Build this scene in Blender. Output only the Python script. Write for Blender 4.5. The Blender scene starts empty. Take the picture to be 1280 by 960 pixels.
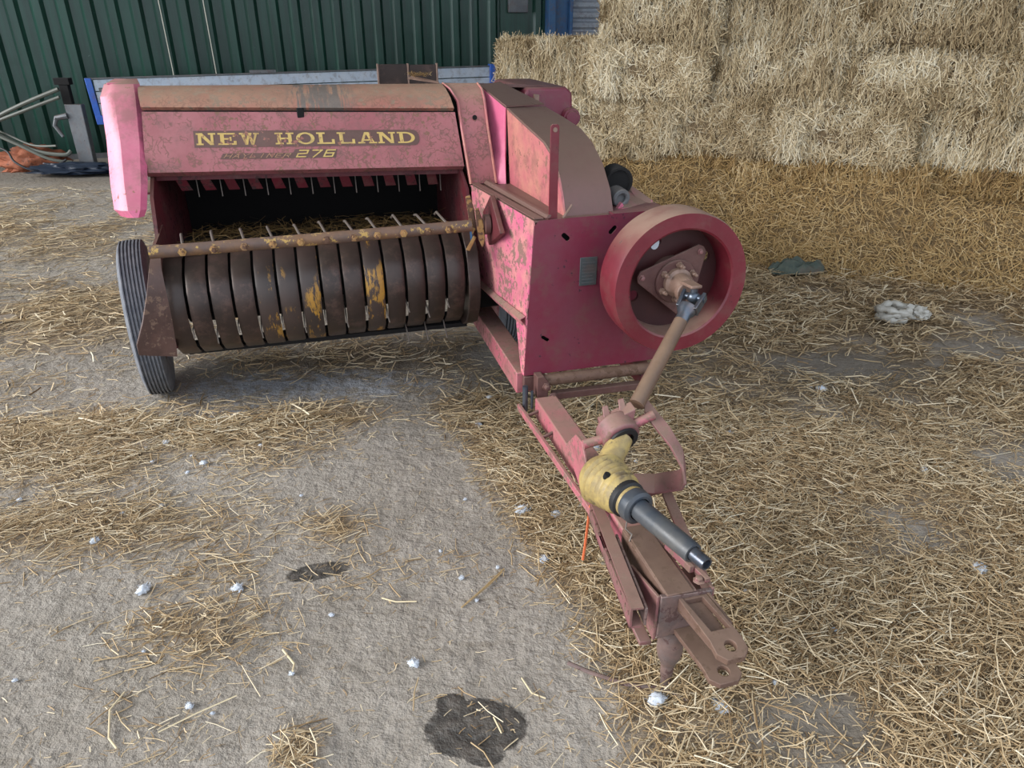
import bpy, bmesh, math, random
import numpy as np
from mathutils import Vector, Matrix, noise as mn
C = bpy.context.scene.collection
sc = bpy.context.scene
PI = math.pi

# ------------------------------------------------------------------ camera
cam = bpy.data.cameras.new('camera'); cam.sensor_fit = 'HORIZONTAL'; cam.sensor_width = 36.0
cam.lens = 36.0 * 900 / 1280; cam.clip_start = 0.02; cam.clip_end = 200
camo = bpy.data.objects.new('camera', cam); C.objects.link(camo)
camo.location = (0, 0, 1.52)
camo.rotation_euler = (PI/2 - math.atan(0.5), 0, 0)
sc.camera = camo
# ------------------------------------------------------------------ daylight (overcast) and exposure
w = bpy.data.worlds.new('overcast_sky'); sc.world = w; w.use_nodes = True
nt = w.node_tree; bg = nt.nodes['Background']
bg.inputs[0].default_value = (0.80, 0.88, 1.0, 1); bg.inputs[1].default_value = 1.18
sl = bpy.data.lights.new('hazy_sun', 'SUN'); sl.energy = 2.6; sl.angle = math.radians(34); sl.color = (1.0, 0.96, 0.92)
so = bpy.data.objects.new('hazy_sun', sl); C.objects.link(so)
sd = Vector((0.86, 0.26, -0.42)).normalized()
so.rotation_euler = sd.to_track_quat('-Z', 'Y').to_euler()
# daylight coming in through the open left side of the shed
al = bpy.data.lights.new('open_side_daylight', 'AREA'); al.shape = 'RECTANGLE'; al.size = 12; al.size_y = 3.6
al.energy = 150; al.color = (0.86, 0.93, 1.0)
ao = bpy.data.objects.new('open_side_daylight', al); C.objects.link(ao)
ao.location = (-7.6, 1.5, 2.3)
ao.rotation_euler = Vector((1, 0.12, -0.14)).to_track_quat('-Z', 'Y').to_euler()
sc.view_settings.view_transform = 'Standard'; sc.view_settings.look = 'None'
sc.view_settings.gamma = 1; sc.view_settings.use_curve_mapping = False
sc.view_settings.exposure = 0.72

# ------------------------------------------------------------------ materials
class NT:
    def __init__(s, name):
        s.m = bpy.data.materials.new(name); s.m.use_nodes = True
        s.t = s.m.node_tree; s.n = s.t.nodes; s.l = s.t.links; s.b = s.n['Principled BSDF']
        s.co = s.n.new('ShaderNodeTexCoord').outputs['Object']
    def lk(s, a, b): s.l.new(a, b)
    def setin(s, sock, v):
        if isinstance(v, bpy.types.NodeSocket): s.lk(v, sock)
        else: sock.default_value = v
    def map(s, scale, src=None, rot=(0, 0, 0)):
        m = s.n.new('ShaderNodeMapping'); s.lk(src or s.co, m.inputs[0])
        m.inputs['Scale'].default_value = scale; m.inputs['Rotation'].default_value = rot
        return m.outputs[0]
    def noise(s, sc_, det=3, rough=.6, vec=None, dist=0, col=False):
        m = s.n.new('ShaderNodeTexNoise'); s.lk(vec or s.co, m.inputs['Vector'])
        m.inputs['Scale'].default_value = sc_; m.inputs['Detail'].default_value = det
        m.inputs['Roughness'].default_value = rough; m.inputs['Distortion'].default_value = dist
        return m.outputs['Color' if col else 'Fac']
    def ramp(s, v, a, b, lo=0., hi=1.):
        m = s.n.new('ShaderNodeMapRange'); s.setin(m.inputs[0], v); m.inputs[1].default_value = a; m.inputs[2].default_value = b
        m.inputs[3].default_value = lo; m.inputs[4].default_value = hi; m.interpolation_type = 'SMOOTHSTEP' if lo < hi else 'LINEAR'
        return m.outputs[0]
    def mix(s, f, a, b, mode='MIX'):
        m = s.n.new('ShaderNodeMix'); m.data_type = 'RGBA'; m.blend_type = mode
        s.setin(m.inputs[0], f)
        for i, v in ((6, a), (7, b)):
            if isinstance(v, tuple): v = (v[0], v[1], v[2], 1)
            s.setin(m.inputs[i], v)
        return m.outputs[2]
    def math(s, op, a, b=0.5):
        m = s.n.new('ShaderNodeMath'); m.operation = op; s.setin(m.inputs[0], a); s.setin(m.inputs[1], b); m.use_clamp = op != 'SUBTRACT'
        return m.outputs[0]
    def attr(s, name, out='Fac'):
        m = s.n.new('ShaderNodeAttribute'); m.attribute_name = name; return m.outputs[out]
    def bump(s, h, strength=.3, dist=.005):
        m = s.n.new('ShaderNodeBump'); m.inputs['Strength'].default_value = strength; m.inputs['Distance'].default_value = dist
        s.lk(h, m.inputs['Height']); s.lk(m.outputs[0], s.b.inputs['Normal'])
    def fin(s, col, rough=.6, metal=0., spec=None):
        if isinstance(col, tuple): col = (*col[:3], 1)
        s.setin(s.b.inputs['Base Color'], col); s.setin(s.b.inputs['Roughness'], rough)
        s.setin(s.b.inputs['Metallic'], metal)
        if spec is not None: s.b.inputs['Specular IOR Level'].default_value = spec
        return s.m

def up_mask(k):
    g = k.n.new('ShaderNodeNewGeometry'); sp = k.n.new('ShaderNodeSeparateXYZ'); k.lk(g.outputs['Normal'], sp.inputs[0])
    return k.ramp(sp.outputs[2], .35, .95)

def paint(name, base, faded, chips=.62, chipcol=(.10, .055, .04), dust=.6, dustcol=(.26, .19, .13), scrib=0., rough=.5, nsc=5., chipscale=38., metal=0., grime=.45):
    k = NT(name)
    big = k.noise(nsc, 5, .65)
    c = k.mix(k.ramp(big, .35, .65), base, faded)
    c = k.mix(k.math('MULTIPLY', k.noise(60, 2), .35), c, tuple(x*.55 for x in base))
    if scrib:   # fine dried vine-like scratch marks all over the sheet
        dv = k.n.new('ShaderNodeVectorMath'); dv.operation = 'ADD'
        wob = k.n.new('ShaderNodeVectorMath'); wob.operation = 'SCALE'; k.lk(k.noise(12, 3, col=True), wob.inputs[0]); wob.inputs['Scale'].default_value = .13
        k.lk(k.co, dv.inputs[0]); k.lk(wob.outputs[0], dv.inputs[1])
        v = k.n.new('ShaderNodeTexVoronoi'); v.feature = 'DISTANCE_TO_EDGE'; v.inputs['Scale'].default_value = 40; k.lk(dv.outputs[0], v.inputs['Vector'])
        line = k.ramp(v.outputs['Distance'], .02, .12, 1., 0.)
        brk = k.ramp(k.noise(24, 2), .44, .54)
        c = k.mix(k.math('MULTIPLY', k.math('MULTIPLY', line, brk), scrib), c, (.16, .07, .05))
    if grime: c = k.mix(k.math('MULTIPLY', k.ramp(k.noise(11, 6, .75), .48, .66), grime), c, (.13, .075, .06))
    chips = chips - .045
    cn = k.noise(chipscale, 4, .7); cm = k.ramp(k.math('ADD', k.math('MULTIPLY', cn, .65), k.math('MULTIPLY', k.noise(7, 3), .35)), chips, chips+.035)
    c = k.mix(cm, c, chipcol)
    dm = k.math('MULTIPLY', up_mask(k), dust)
    c = k.mix(k.math('MULTIPLY', dm, k.ramp(k.noise(14, 4), .2, .6, .55, 1.)), c, dustcol)
    k.bump(cn, .18, .002)
    return k.fin(c, k.mix(cm, (rough,)*3, (.85,)*3), metal)

M = {}
M['hood'] = paint('faded_red_hood_paint', (.315, .092, .100), (.39, .135, .142), .60, (.20, .11, .075), .75, (.36, .24, .17), scrib=.85, rough=.5)
M['hoodtop'] = paint('sun_bleached_red_paint', (.36, .125, .10), (.39, .20, .13), .58, (.20, .14, .10), .75, (.29, .20, .135), scrib=.7, rough=.5)
def bare_patch():   # worn-through grey patch with rust runs on the roll of the hood
    m = M['hoodtop']; k = NT.__new__(NT); k.m = m; k.t = m.node_tree; k.n = k.t.nodes; k.l = k.t.links; k.b = k.n['Principled BSDF']
    k.co = k.n.new('ShaderNodeTexCoord').outputs['Object']; sp = k.n.new('ShaderNodeSeparateXYZ'); k.lk(k.co, sp.inputs[0])
    old = k.b.inputs['Base Color'].links[0].from_socket
    a = k.ramp(sp.outputs[0], -.70, -.65); b = k.ramp(sp.outputs[0], -.50, -.43, 1., 0.)
    st = k.ramp(k.noise(1, 4, .7, vec=k.map((55, 6, 6))), .42, .52)
    k.setin(k.b.inputs['Base Color'], k.mix(k.math('MULTIPLY', k.math('MULTIPLY', a, b), st), old, k.mix(k.noise(40, 3), (.10, .085, .075), (.19, .155, .13))))
bare_patch()
M['pink'] = paint('lit_pink_faded_paint', (.62, .12, .235), (.70, .20, .30), .64, (.30, .11, .09), .9, (.27, .20, .14), rough=.42)  # faded red brightened to pink for the faces lit from the left
M['pinkworn'] = paint('lit_pink_paint_worn_to_primer', (.62, .13, .24), (.64, .28, .25), .56, (.22, .12, .10), .9, (.24, .18, .13), rough=.45, nsc=9)  # lit pink for the left side of the drive box, with worn spots
M['salmon'] = paint('salmon_faded_paint', (.52, .15, .17), (.60, .27, .20), .62, (.25, .12, .09), .9, (.28, .20, .15), rough=.45, nsc=6)
M['crimson'] = paint('crimson_front_paint', (.175, .018, .042), (.17, .038, .062), .635, (.05, .02, .03), .7, (.18, .11, .09), rough=.38, nsc=4)
M['wheelred'] = paint('flywheel_red_paint', (.135, .009, .019), (.17, .020, .031), .66, (.05, .025, .025), .95, (.30, .20, .15), rough=.42, grime=.3)
M['web'] = paint('dark_red_web_paint', (.035, .004, .005), (.050, .006, .006), .70, (.05, .02, .012), .1, rough=.55, grime=0)
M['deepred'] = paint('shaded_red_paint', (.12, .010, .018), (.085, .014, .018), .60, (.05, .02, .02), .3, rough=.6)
M['brown'] = paint('dusty_brown_cover_paint', (.17, .082, .074), (.15, .080, .066), .66, (.08, .04, .03), .6, (.19, .135, .10), rough=.5)
M['frame'] = paint('worn_frame_paint', (.24, .085, .095), (.22, .11, .10), .58, (.16, .09, .07), .8, (.25, .16, .12), rough=.55, nsc=9, grime=.9)
M['framepink'] = paint('pink_frame_paint', (.46, .11, .15), (.38, .15, .15), .58, (.20, .11, .09), .7, (.30, .20, .15), rough=.5, nsc=9, grime=.85)
M['flare'] = paint('dark_brown_flare_steel', (.070, .036, .028), (.11, .055, .042), .60, (.16, .10, .07), .2, rough=.55, nsc=9)
M['rust'] = paint('rusty_steel', (.125, .070, .050), (.17, .10, .07), .58, (.10, .055, .035), .3, (.24, .17, .12), rough=.7, nsc=14, metal=.15)
M['rustred'] = paint('reddish_rusty_steel', (.085, .032, .028), (.12, .055, .046), .58, (.11, .05, .04), .3, (.24, .17, .13), rough=.65, nsc=12)
M['rustyellow'] = paint('yellow_flaking_rust', (.40, .24, .08), (.28, .14, .05), .54, (.10, .05, .03), .2, rough=.75, nsc=40)
M['band'] = paint('brown_worn_steel_band', (.033, .022, .018), (.050, .031, .025), .70, (.12, .07, .04), .3, (.12, .09, .07), rough=.42, nsc=6, metal=.3)
M['bandy'] = None
def bandy():
    k = NT('band_with_yellow_paint_remains')
    base = k.mix(k.ramp(k.noise(6, 3), .3, .7), (.033, .022, .018), (.050, .031, .025))
    v = k.map((26, 4, 7)); f = k.noise(1, 6, .75, vec=v)
    m = k.math('MULTIPLY', k.ramp(f, .50, .57), k.ramp(k.noise(5, 2), .46, .54))
    c = k.mix(m, base, k.mix(k.noise(50, 3), (.46, .24, .02), (.22, .11, .03)))
    return k.fin(c, .5, 0)
M['bandy'] = bandy()
M['reelbar'] = paint('brown_reel_bar_steel', (.10, .062, .048), (.20, .10, .04), .60, (.42, .27, .08), .3, (.22, .16, .13), rough=.55, nsc=12)
M['shaft'] = paint('tan_rusty_shaft', (.125, .072, .045), (.17, .10, .06), .68, (.12, .06, .04), .3, rough=.6, nsc=10)
M['hubtan'] = paint('tan_cast_hub', (.19, .115, .085), (.26, .165, .125), .66, (.12, .08, .06), .3, rough=.5, nsc=20)
M['steel'] = paint('greased_blue_steel', (.09, .115, .15), (.16, .17, .19), .66, (.04, .035, .03), 0, rough=.3, nsc=30, metal=.7)
M['tine'] = NT('grey_spring_steel').fin((.17, .145, .125), .5, .5)
M['jack'] = paint('bare_jack_steel', (.17, .135, .13), (.26, .17, .15), .58, (.11, .06, .055), .1, rough=.45, nsc=18, metal=.3)
M['dark'] = NT('black_parts_and_inner_shade').fin((.004, .0035, .0035), .95)  # near black paints in the shade of the mouth; also serves black parts
M['black'] = NT('black_rubber_seal').fin((.012, .012, .013), .6)
def rubber():
    k = NT('dusty_tyre_rubber'); n = k.noise(25, 4)
    c = k.mix(k.ramp(n, .3, .7), (.095, .105, .125), (.16, .165, .18)); k.bump(n, .2, .002); return k.fin(c, .75)
M['rubber'] = rubber()
M['groove'] = NT('tyre_groove_black').fin((.012, .013, .016), .9)
def plastic():
    k = NT('yellowed_plastic_shield'); w_ = k.noise(30, 4)
    c = k.mix(k.ramp(w_, .35, .65), (.42, .31, .11), (.27, .20, .09)); c = k.mix(k.ramp(k.noise(13, 5, .7), .54, .64, 0., .8), c, (.10, .075, .05))
    return k.fin(c, .5)
M['plastic'] = plastic()
def greytube():
    k = NT('scuffed_black_plastic_tube'); v = k.map((60, 60, 4))
    c = k.mix(k.ramp(k.noise(5, 4), .35, .7), (.035, .045, .06), (.10, .095, .085)); k.bump(k.noise(3, 3, vec=v), .15, .002)
    return k.fin(c, k.ramp(k.noise(20, 3), .3, .7, .28, .5))
M['tube'] = greytube()
M['letter'] = paint('cream_yellow_lettering', (.62, .45, .13), (.55, .36, .10), .60, (.26, .13, .08), 0, rough=.5)
M['stripe'] = paint('brown_decal_stripe', (.105, .050, .038), (.13, .060, .045), .62, (.33, .14, .11), 0, rough=.5)
M['plate'] = paint('grey_data_plate', (.055, .07, .075), (.08, .095, .10), .66, (.16, .15, .14), 0, rough=.4, nsc=30)
M['orangetwine'] = NT('orange_twine').fin((.62, .14, .05), .7)
M['fluff'] = NT('white_fluff').fin((.55, .59, .64), .95)

def strawmat(name, cols, dark=(.10, .065, .03)):
    k = NT(name); r = k.attr('rnd'); cr = k.n.new('ShaderNodeValToRGB'); k.lk(r, cr.inputs[0])
    el = cr.color_ramp.elements; el[0].color = (*cols[0], 1); el[1].color = (*cols[-1], 1)
    for i, c in enumerate(cols[1:-1], 1):
        e = el.new(i/(len(cols)-1)); e.color = (*c, 1)
    oi = k.n.new('ShaderNodeObjectInfo')
    tint = k.mix(oi.outputs['Random'], (.80, .75, .68), (1.08, 1.07, 1.06))
    c = k.mix(1., cr.outputs[0], tint, 'MULTIPLY')
    m = k.fin(c, .55, 0, .3)
    return m
M['pale'] = strawmat('pale_straw', [(.19, .128, .062), (.37, .28, .155), (.50, .40, .24), (.61, .51, .335), (.72, .66, .50)])
M['gold'] = strawmat('golden_brown_straw', [(.18, .11, .042), (.34, .22, .09), (.45, .31, .135), (.55, .41, .20), (.68, .55, .34)])
M['litter'] = strawmat('trodden_floor_straw', [(.14, .088, .042), (.34, .235, .125), (.48, .365, .215), (.63, .52, .345), (.80, .74, .58)])
def core(name, a, b):
    k = NT(name); v = k.map((90, 90, 22)); n = k.noise(1, 5, .75, vec=v); n2 = k.noise(45, 5, .7)
    c = k.mix(k.ramp(n, .35, .62), a, b); c = k.mix(k.ramp(n2, .35, .55, .6, 0.), c, tuple(x*.4 for x in a)); k.bump(n, .9, .02); return k.fin(c, .9)
M['palecore'] = core('packed_pale_straw', (.12, .08, .04), (.28, .20, .11))
M['goldcore'] = core('packed_brown_straw', (.14, .085, .034), (.30, .20, .09))

def floor_mat():
    k = NT('dusty_concrete_floor')
    n1 = k.noise(1.1, 6, .6); n2 = k.noise(9, 6, .7); n3 = k.noise(85, 3, .6)
    c = k.mix(k.ramp(n1, .35, .65), (.225, .198, .162), (.29, .260, .222))
    c = k.mix(k.math('MULTIPLY', k.ramp(n2, .35, .7), .6), c, (.335, .302, .26))
    c = k.mix(k.math('MULTIPLY', k.ramp(n3, .45, .75), .6), c, (.16, .135, .105))
    # worn scuff streaks running with the traffic
    sv = k.map((3.2, 14, 1), rot=(0, 0, math.radians(-38))); c = k.mix(k.ramp(k.noise(1.2, 5, .7, vec=sv), .55, .72, 0., .75), c, (.17, .14, .105))
    lt = k.attr('litter'); mud = k.mix(k.ramp(k.noise(70, 5, .8), .38, .62), (.085, .055, .028), (.31, .22, .12))
    c = k.mix(k.ramp(lt, .15, .75, 0., .92), c, mud)
    st = k.attr('stain'); sm = k.ramp(k.math('ADD', st, k.math('MULTIPLY', k.noise(16, 5, .7), .35)), .60, .68)
    c = k.mix(k.math('MULTIPLY', sm, .88), c, k.mix(k.ramp(k.noise(22, 4), .4, .62), (.032, .030, .028), (.085, .075, .065)))
    dp = k.attr('damp_shade'); c = k.mix(k.math('MULTIPLY', k.ramp(k.math('ADD', dp, k.math('MULTIPLY', k.noise(9, 4), .3)), .4, .9), .6), c, (.13, .11, .085))
    bl = k.attr('lime'); c = k.mix(k.math('MULTIPLY', k.ramp(k.math('MULTIPLY', bl, k.ramp(k.noise(14, 6, .75), .35, .62)), .1, .6), .7), c, (.30, .32, .35))
    h = k.math('ADD', k.math('MULTIPLY', n2, .6), k.math('MULTIPLY', k.noise(22, 5, .6), .5)); k.bump(h, .8, .035)
    return k.fin(c, k.mix(sm, (.85,)*3, (.35,)*3))
M['floor'] = floor_mat()
def greenwall():
    k = NT('weathered_green_steel'); v = k.map((6, 6, .5)); n = k.noise(1.4, 5, .7, vec=v)
    c = k.mix(k.ramp(n, .35, .7), (.005, .032, .021), (.010, .062, .040)); c = k.mix(k.ramp(k.noise(30, 4, .7), .66, .72), c, (.05, .10, .08))
    c = k.mix(k.ramp(k.noise(.9, 3), .5, .75, 0., .6), c, (.012, .035, .028))
    k.bump(k.noise(4, 2), .2, .02); return k.fin(c, .36)
M['green'] = greenwall()
M['bluesteel'] = paint('blue_painted_steel', (.03, .10, .24), (.05, .14, .27), .66, (.12, .10, .09), 0, rough=.5)
M['brightblue'] = paint('bright_blue_paint', (.02, .10, .50), (.03, .14, .55), .68, (.10, .10, .14), .2, rough=.4)
M['shutter'] = paint('pale_grey_sheet', (.38, .42, .47), (.46, .49, .53), .66, (.20, .17, .14), 0, rough=.55)
M['white'] = paint('dirty_white_board', (.50, .58, .68), (.58, .63, .70), .67, (.25, .25, .26), 0, rough=.5)
M['galv'] = paint('dull_galvanised_steel', (.12, .13, .14), (.17, .175, .18), .64, (.07, .06, .055), .3, rough=.5, metal=.3)
M['orange'] = paint('orange_woven_sack', (.30, .085, .035), (.38, .12, .055), .60, (.14, .05, .03), 0, rough=.8, nsc=10)
M['navy'] = NT('navy_tarp').fin((.010, .018, .035), .5)
M['hose'] = NT('grey_green_hose').fin((.10, .105, .085), .5)
M['roofm'] = NT('grey_fibre_cement_roof').fin((.30, .30, .29), .85)
M['cloth'] = paint('faded_green_grey_cloth', (.055, .075, .062), (.09, .11, .085), .7, (.03, .04, .035), 0, rough=.85, nsc=20)
def film():
    k = NT('crumpled_translucent_film'); m = k.fin((.55, .53, .47), .35); k.b.inputs['Transmission Weight'].default_value = .25
    k.bump(k.noise(30, 4), .6, .01); return m
M['film'] = film()

# ------------------------------------------------------------------ mesh helpers
def NB(): return bmesh.new()
def link(name, bm, mat, parent=None, bevel=0, ang=35, smooth=True):
    me = bpy.data.meshes.new(name)
    bmesh.ops.recalc_face_normals(bm, faces=bm.faces)
    bm.to_mesh(me); bm.free()
    if smooth:
        me.shade_smooth(); me.set_sharp_from_angle(angle=math.radians(ang))
    me.materials.append(M[mat] if isinstance(mat, str) else mat)
    o = bpy.data.objects.new(name, me); C.objects.link(o)
    if parent: o.parent = parent
    if bevel:
        b = o.modifiers.new('bevel', 'BEVEL'); b.width = bevel; b.segments = 2; b.limit_method = 'ANGLE'; b.angle_limit = math.radians(40); b.harden_normals = False
    return o
def tag(o, label=None, cat=None, group=None, kind=None):
    if label: o['label'] = label
    if cat: o['category'] = cat
    if group: o['group'] = group
    if kind: o['kind'] = kind
    return o
def empty(name, loc=(0, 0, 0), rz=0):
    o = bpy.data.objects.new(name, None); C.objects.link(o); o.location = loc; o.rotation_euler = (0, 0, rz); o.empty_display_size = .1
    return o
def box(bm, a, b, mat=None):
    a = Vector(a); b = Vector(b)
    vs = [bm.verts.new((x, y, z)) for x in (a.x, b.x) for y in (a.y, b.y) for z in (a.z, b.z)]
    if mat is not None:
        for v in vs: v.co = mat @ v.co
    for f in ((0,1,3,2),(4,6,7,5),(0,4,5,1),(2,3,7,6),(0,2,6,4),(1,5,7,3)): bm.faces.new([vs[i] for i in f])
def prism(bm, pts, vec):
    pts = [Vector(p) for p in pts]; vec = Vector(vec); n = len(pts)
    a = [bm.verts.new(p) for p in pts]; b = [bm.verts.new(p+vec) for p in pts]
    bm.faces.new(a); bm.faces.new(b[::-1])
    for i in range(n): bm.faces.new((a[i], b[i], b[(i+1) % n], a[(i+1) % n]))
def sheet(bm, rows, t=.004, dirv=None):
    """grid of points (list of rows) turned into a plate of thickness t"""
    R = [[Vector(p) for p in r] for r in rows]; nr, nc = len(R), len(R[0])
    N = [[None]*nc for _ in range(nr)]
    for i in range(nr):
        for j in range(nc):
            du = R[i][min(j+1, nc-1)]-R[i][max(j-1, 0)]; dv = R[min(i+1, nr-1)][j]-R[max(i-1, 0)][j]
            n = du.cross(dv); n = n.normalized() if n.length > 1e-9 else Vector((0, 0, 1)); N[i][j] = n
    A = [[bm.verts.new(R[i][j]) for j in range(nc)] for i in range(nr)]
    B = [[bm.verts.new(R[i][j]+N[i][j]*t) for j in range(nc)] for i in range(nr)]
    for i in range(nr-1):
        for j in range(nc-1):
            bm.faces.new((A[i][j], A[i][j+1], A[i+1][j+1], A[i+1][j])); bm.faces.new((B[i][j], B[i+1][j], B[i+1][j+1], B[i][j+1]))
    for i in range(nr-1):
        bm.faces.new((A[i][0], A[i+1][0], B[i+1][0], B[i][0])); bm.faces.new((A[i][-1], B[i][-1], B[i+1][-1], A[i+1][-1]))
    for j in range(nc-1):
        bm.faces.new((A[0][j], B[0][j], B[0][j+1], A[0][j+1])); bm.faces.new((A[-1][j], A[-1][j+1], B[-1][j+1], B[-1][j]))
def frame_of(d):
    d = d.normalized(); u = d.cross(Vector((0, 0, 1)))
    if u.length < 1e-3: u = d.cross(Vector((0, 1, 0)))
    u.normalize(); return u, u.cross(d).normalized()
def tube(bm, pts, r, n=12, cap=True):
    pts = [Vector(p) for p in pts]; rs = r if isinstance(r, (list, tuple)) else [r]*len(pts); rings = []; pu = None
    for i, p in enumerate(pts):
        d = (pts[min(i+1, len(pts)-1)]-pts[max(i-1, 0)])
        if pu is None: u, v = frame_of(d)
        else:
            dn = d.normalized(); u = (pu-dn*pu.dot(dn)).normalized(); v = u.cross(dn).normalized()
        pu = u
        rings.append([bm.verts.new(p+(u*math.cos(2*PI*k/n)+v*math.sin(2*PI*k/n))*rs[i]) for k in range(n)])
    for i in range(len(rings)-1):
        for k in range(n): bm.faces.new((rings[i][k], rings[i][(k+1) % n], rings[i+1][(k+1) % n], rings[i+1][k]))
    if cap: bm.faces.new(rings[0][::-1]); bm.faces.new(rings[-1])
def lathe(bm, prof, origin, axis, n=48, closed=False, a0=0, a1=2*PI):
    """prof: list of (r, h) along axis"""
    origin = Vector(origin); d = Vector(axis).normalized(); u, v = frame_of(d); rings = []
    full = abs(a1-a0-2*PI) < 1e-6; m = n if full else n+1
    for r, h in prof:
        if r < 1e-6: rings.append([bm.verts.new(origin+d*h)]); continue
        rings.append([bm.verts.new(origin+d*h+(u*math.cos(a0+(a1-a0)*k/n)+v*math.sin(a0+(a1-a0)*k/n))*r) for k in range(m)])
    pairs = list(zip(rings, rings[1:])) + ([(rings[-1], rings[0])] if closed else [])
    for A, B in pairs:
        for k in range(n):
            k2 = (k+1) % m
            if len(A) == 1 and len(B) == 1: continue
            if len(A) == 1: bm.faces.new((A[0], B[k], B[k2]))
            elif len(B) == 1: bm.faces.new((A[k], B[0], A[k2]))
            else: bm.faces.new((A[k], B[k], B[k2], A[k2]))
def holed(bm, loops, vec):
    """plate with holes: loops[0] outline, rest holes (all coplanar), thickness vector"""
    vec = Vector(vec); edges = []; t = bmesh.new()
    for L in loops:
        vs = [t.verts.new(Vector(p)) for p in L]
        for i in range(len(vs)): edges.append(t.edges.new((vs[i], vs[(i+1) % len(vs)])))
    bmesh.ops.triangle_fill(t, use_beauty=True, use_dissolve=False, edges=edges)
    r = bmesh.ops.extrude_face_region(t, geom=list(t.faces))
    nv = [g for g in r['geom'] if isinstance(g, bmesh.types.BMVert)]
    bmesh.ops.translate(t, verts=nv, vec=vec)
    t.verts.index_update(); mp = [bm.verts.new(v.co) for v in t.verts]
    for f in t.faces:
        try: bm.faces.new([mp[v.index] for v in f.verts])
        except ValueError: pass
    t.free()
def circ(c, r, u, v, n=16, r2=None, rot=0):
    c = Vector(c); u = Vector(u); v = Vector(v); r2 = r2 or r; o = []
    for k in range(n):
        a = 2*PI*k/n; x = math.cos(a)*r; y = math.sin(a)*r2
        o.append(c+u*(x*math.cos(rot)-y*math.sin(rot))+v*(x*math.sin(rot)+y*math.cos(rot)))
    return o
def slot(c, L, r, u, v, rot):
    c = Vector(c); u = Vector(u); v = Vector(v); o = []
    for s in (1, -1):
        for k in range(7):
            a = -PI/2+PI*k/6
            x = s*(L/2+math.cos(a)*r); y = s*math.sin(a)*r; o.append(c+u*(x*math.cos(rot)-y*math.sin(rot))+v*(x*math.sin(rot)+y*math.cos(rot)))
    return o
def bolt(bm, p, d, r=.008, h=.012):
    lathe(bm, [(0, 0), (r*1.5, 0), (r*1.5, h*.25), (r, h*.25), (r, h*.9), (r*.7, h), (0, h)], p, d, 6)

# ------------------------------------------------------------------ straw strands (numpy)
def strands(P, D, U, L, Wd, bend, rnd, rng, prismatic=False):
    """P centre, D direction, U side-up vector; returns verts, faces, rnd-per-vertex"""
    n = len(P); D = D/np.linalg.norm(D, axis=1)[:, None]
    S = np.cross(D, U); S /= (np.linalg.norm(S, axis=1)[:, None]+1e-9)
    N = np.cross(S, D)
    bs = bend[:, None]*rng.normal(size=(n, 1)); bn = bend[:, None]*rng.normal(size=(n, 1))*.4
    st = []
    ks = (-.5, -.1, .5)
    for k in ks:
        q = P+D*(L*k)[:, None]+(S*bs+N*bn)*(k*k*2)*L[:, None]
        wv = (Wd*.5)[:, None]
        if prismatic:
            st += [q-S*wv, q+S*wv, q+N*wv*1.1]
        else:
            st += [q-S*wv, q+S*wv]
    m = 3 if prismatic else 2; V = np.stack(st, 1).reshape(-1, 3); nv = m*3
    base = (np.arange(n)*nv)[:, None]
    if prismatic:
        F = []
        for s in range(2):
            for a in range(3):
                b = (a+1) % 3; F.append([s*3+a, s*3+b, s*3+3+b, s*3+3+a])
        F = np.array(F)
    else: F = np.array([[0, 1, 3, 2], [2, 3, 5, 4]])
    faces = (base[:, :, None]+F[None]).reshape(-1, 4)
    return V, faces, np.repeat(rnd, nv)
def mesh_np(name, V, F, rnd=None, mats=(), midx=None, attrs=None, tris=False):
    me = bpy.data.meshes.new(name); k = F.shape[1]
    me.vertices.add(len(V)); me.vertices.foreach_set('co', np.ascontiguousarray(V, dtype=np.float32).ravel())
    me.loops.add(F.size); me.loops.foreach_set('vertex_index', np.ascontiguousarray(F, dtype=np.int32).ravel())
    me.polygons.add(len(F)); me.polygons.foreach_set('loop_start', np.arange(0, F.size, k, dtype=np.int32))
    for m in mats: me.materials.append(M[m])
    if midx is not None: me.polygons.foreach_set('material_index', np.ascontiguousarray(midx, dtype=np.int32))
    if rnd is not None:
        a = me.attributes.new('rnd', 'FLOAT', 'POINT'); a.data.foreach_set('value', np.ascontiguousarray(rnd, dtype=np.float32))
    for kk, vv in (attrs or {}).items():
        a = me.attributes.new(kk, 'FLOAT', 'POINT'); a.data.foreach_set('value', np.ascontiguousarray(vv, dtype=np.float32))
    me.update(calc_edges=True); return me
def cat(parts):
    V, F, R, off = [], [], [], 0
    for v, f, r in parts: V.append(v); F.append(f+off); R.append(r); off += len(v)
    return np.concatenate(V), np.concatenate(F), np.concatenate(R)
_perm = np.random.RandomState(5).rand(256, 256)
def vnoise(x, y):
    xi = np.floor(x).astype(int); yi = np.floor(y).astype(int); fx = x-xi; fy = y-yi
    fx = fx*fx*(3-2*fx); fy = fy*fy*(3-2*fy); p = _perm
    g = lambda a, b: p[a % 256, b % 256]
    return (g(xi, yi)*(1-fx)+g(xi+1, yi)*fx)*(1-fy)+(g(xi, yi+1)*(1-fx)+g(xi+1, yi+1)*fx)*fy
def fbm(x, y, o=4):
    s = 0; a = .5; t = 0
    for i in range(o): s = s+a*vnoise(x*2**i+17*i, y*2**i+31*i); t += a; a *= .55
    return s/t

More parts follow.
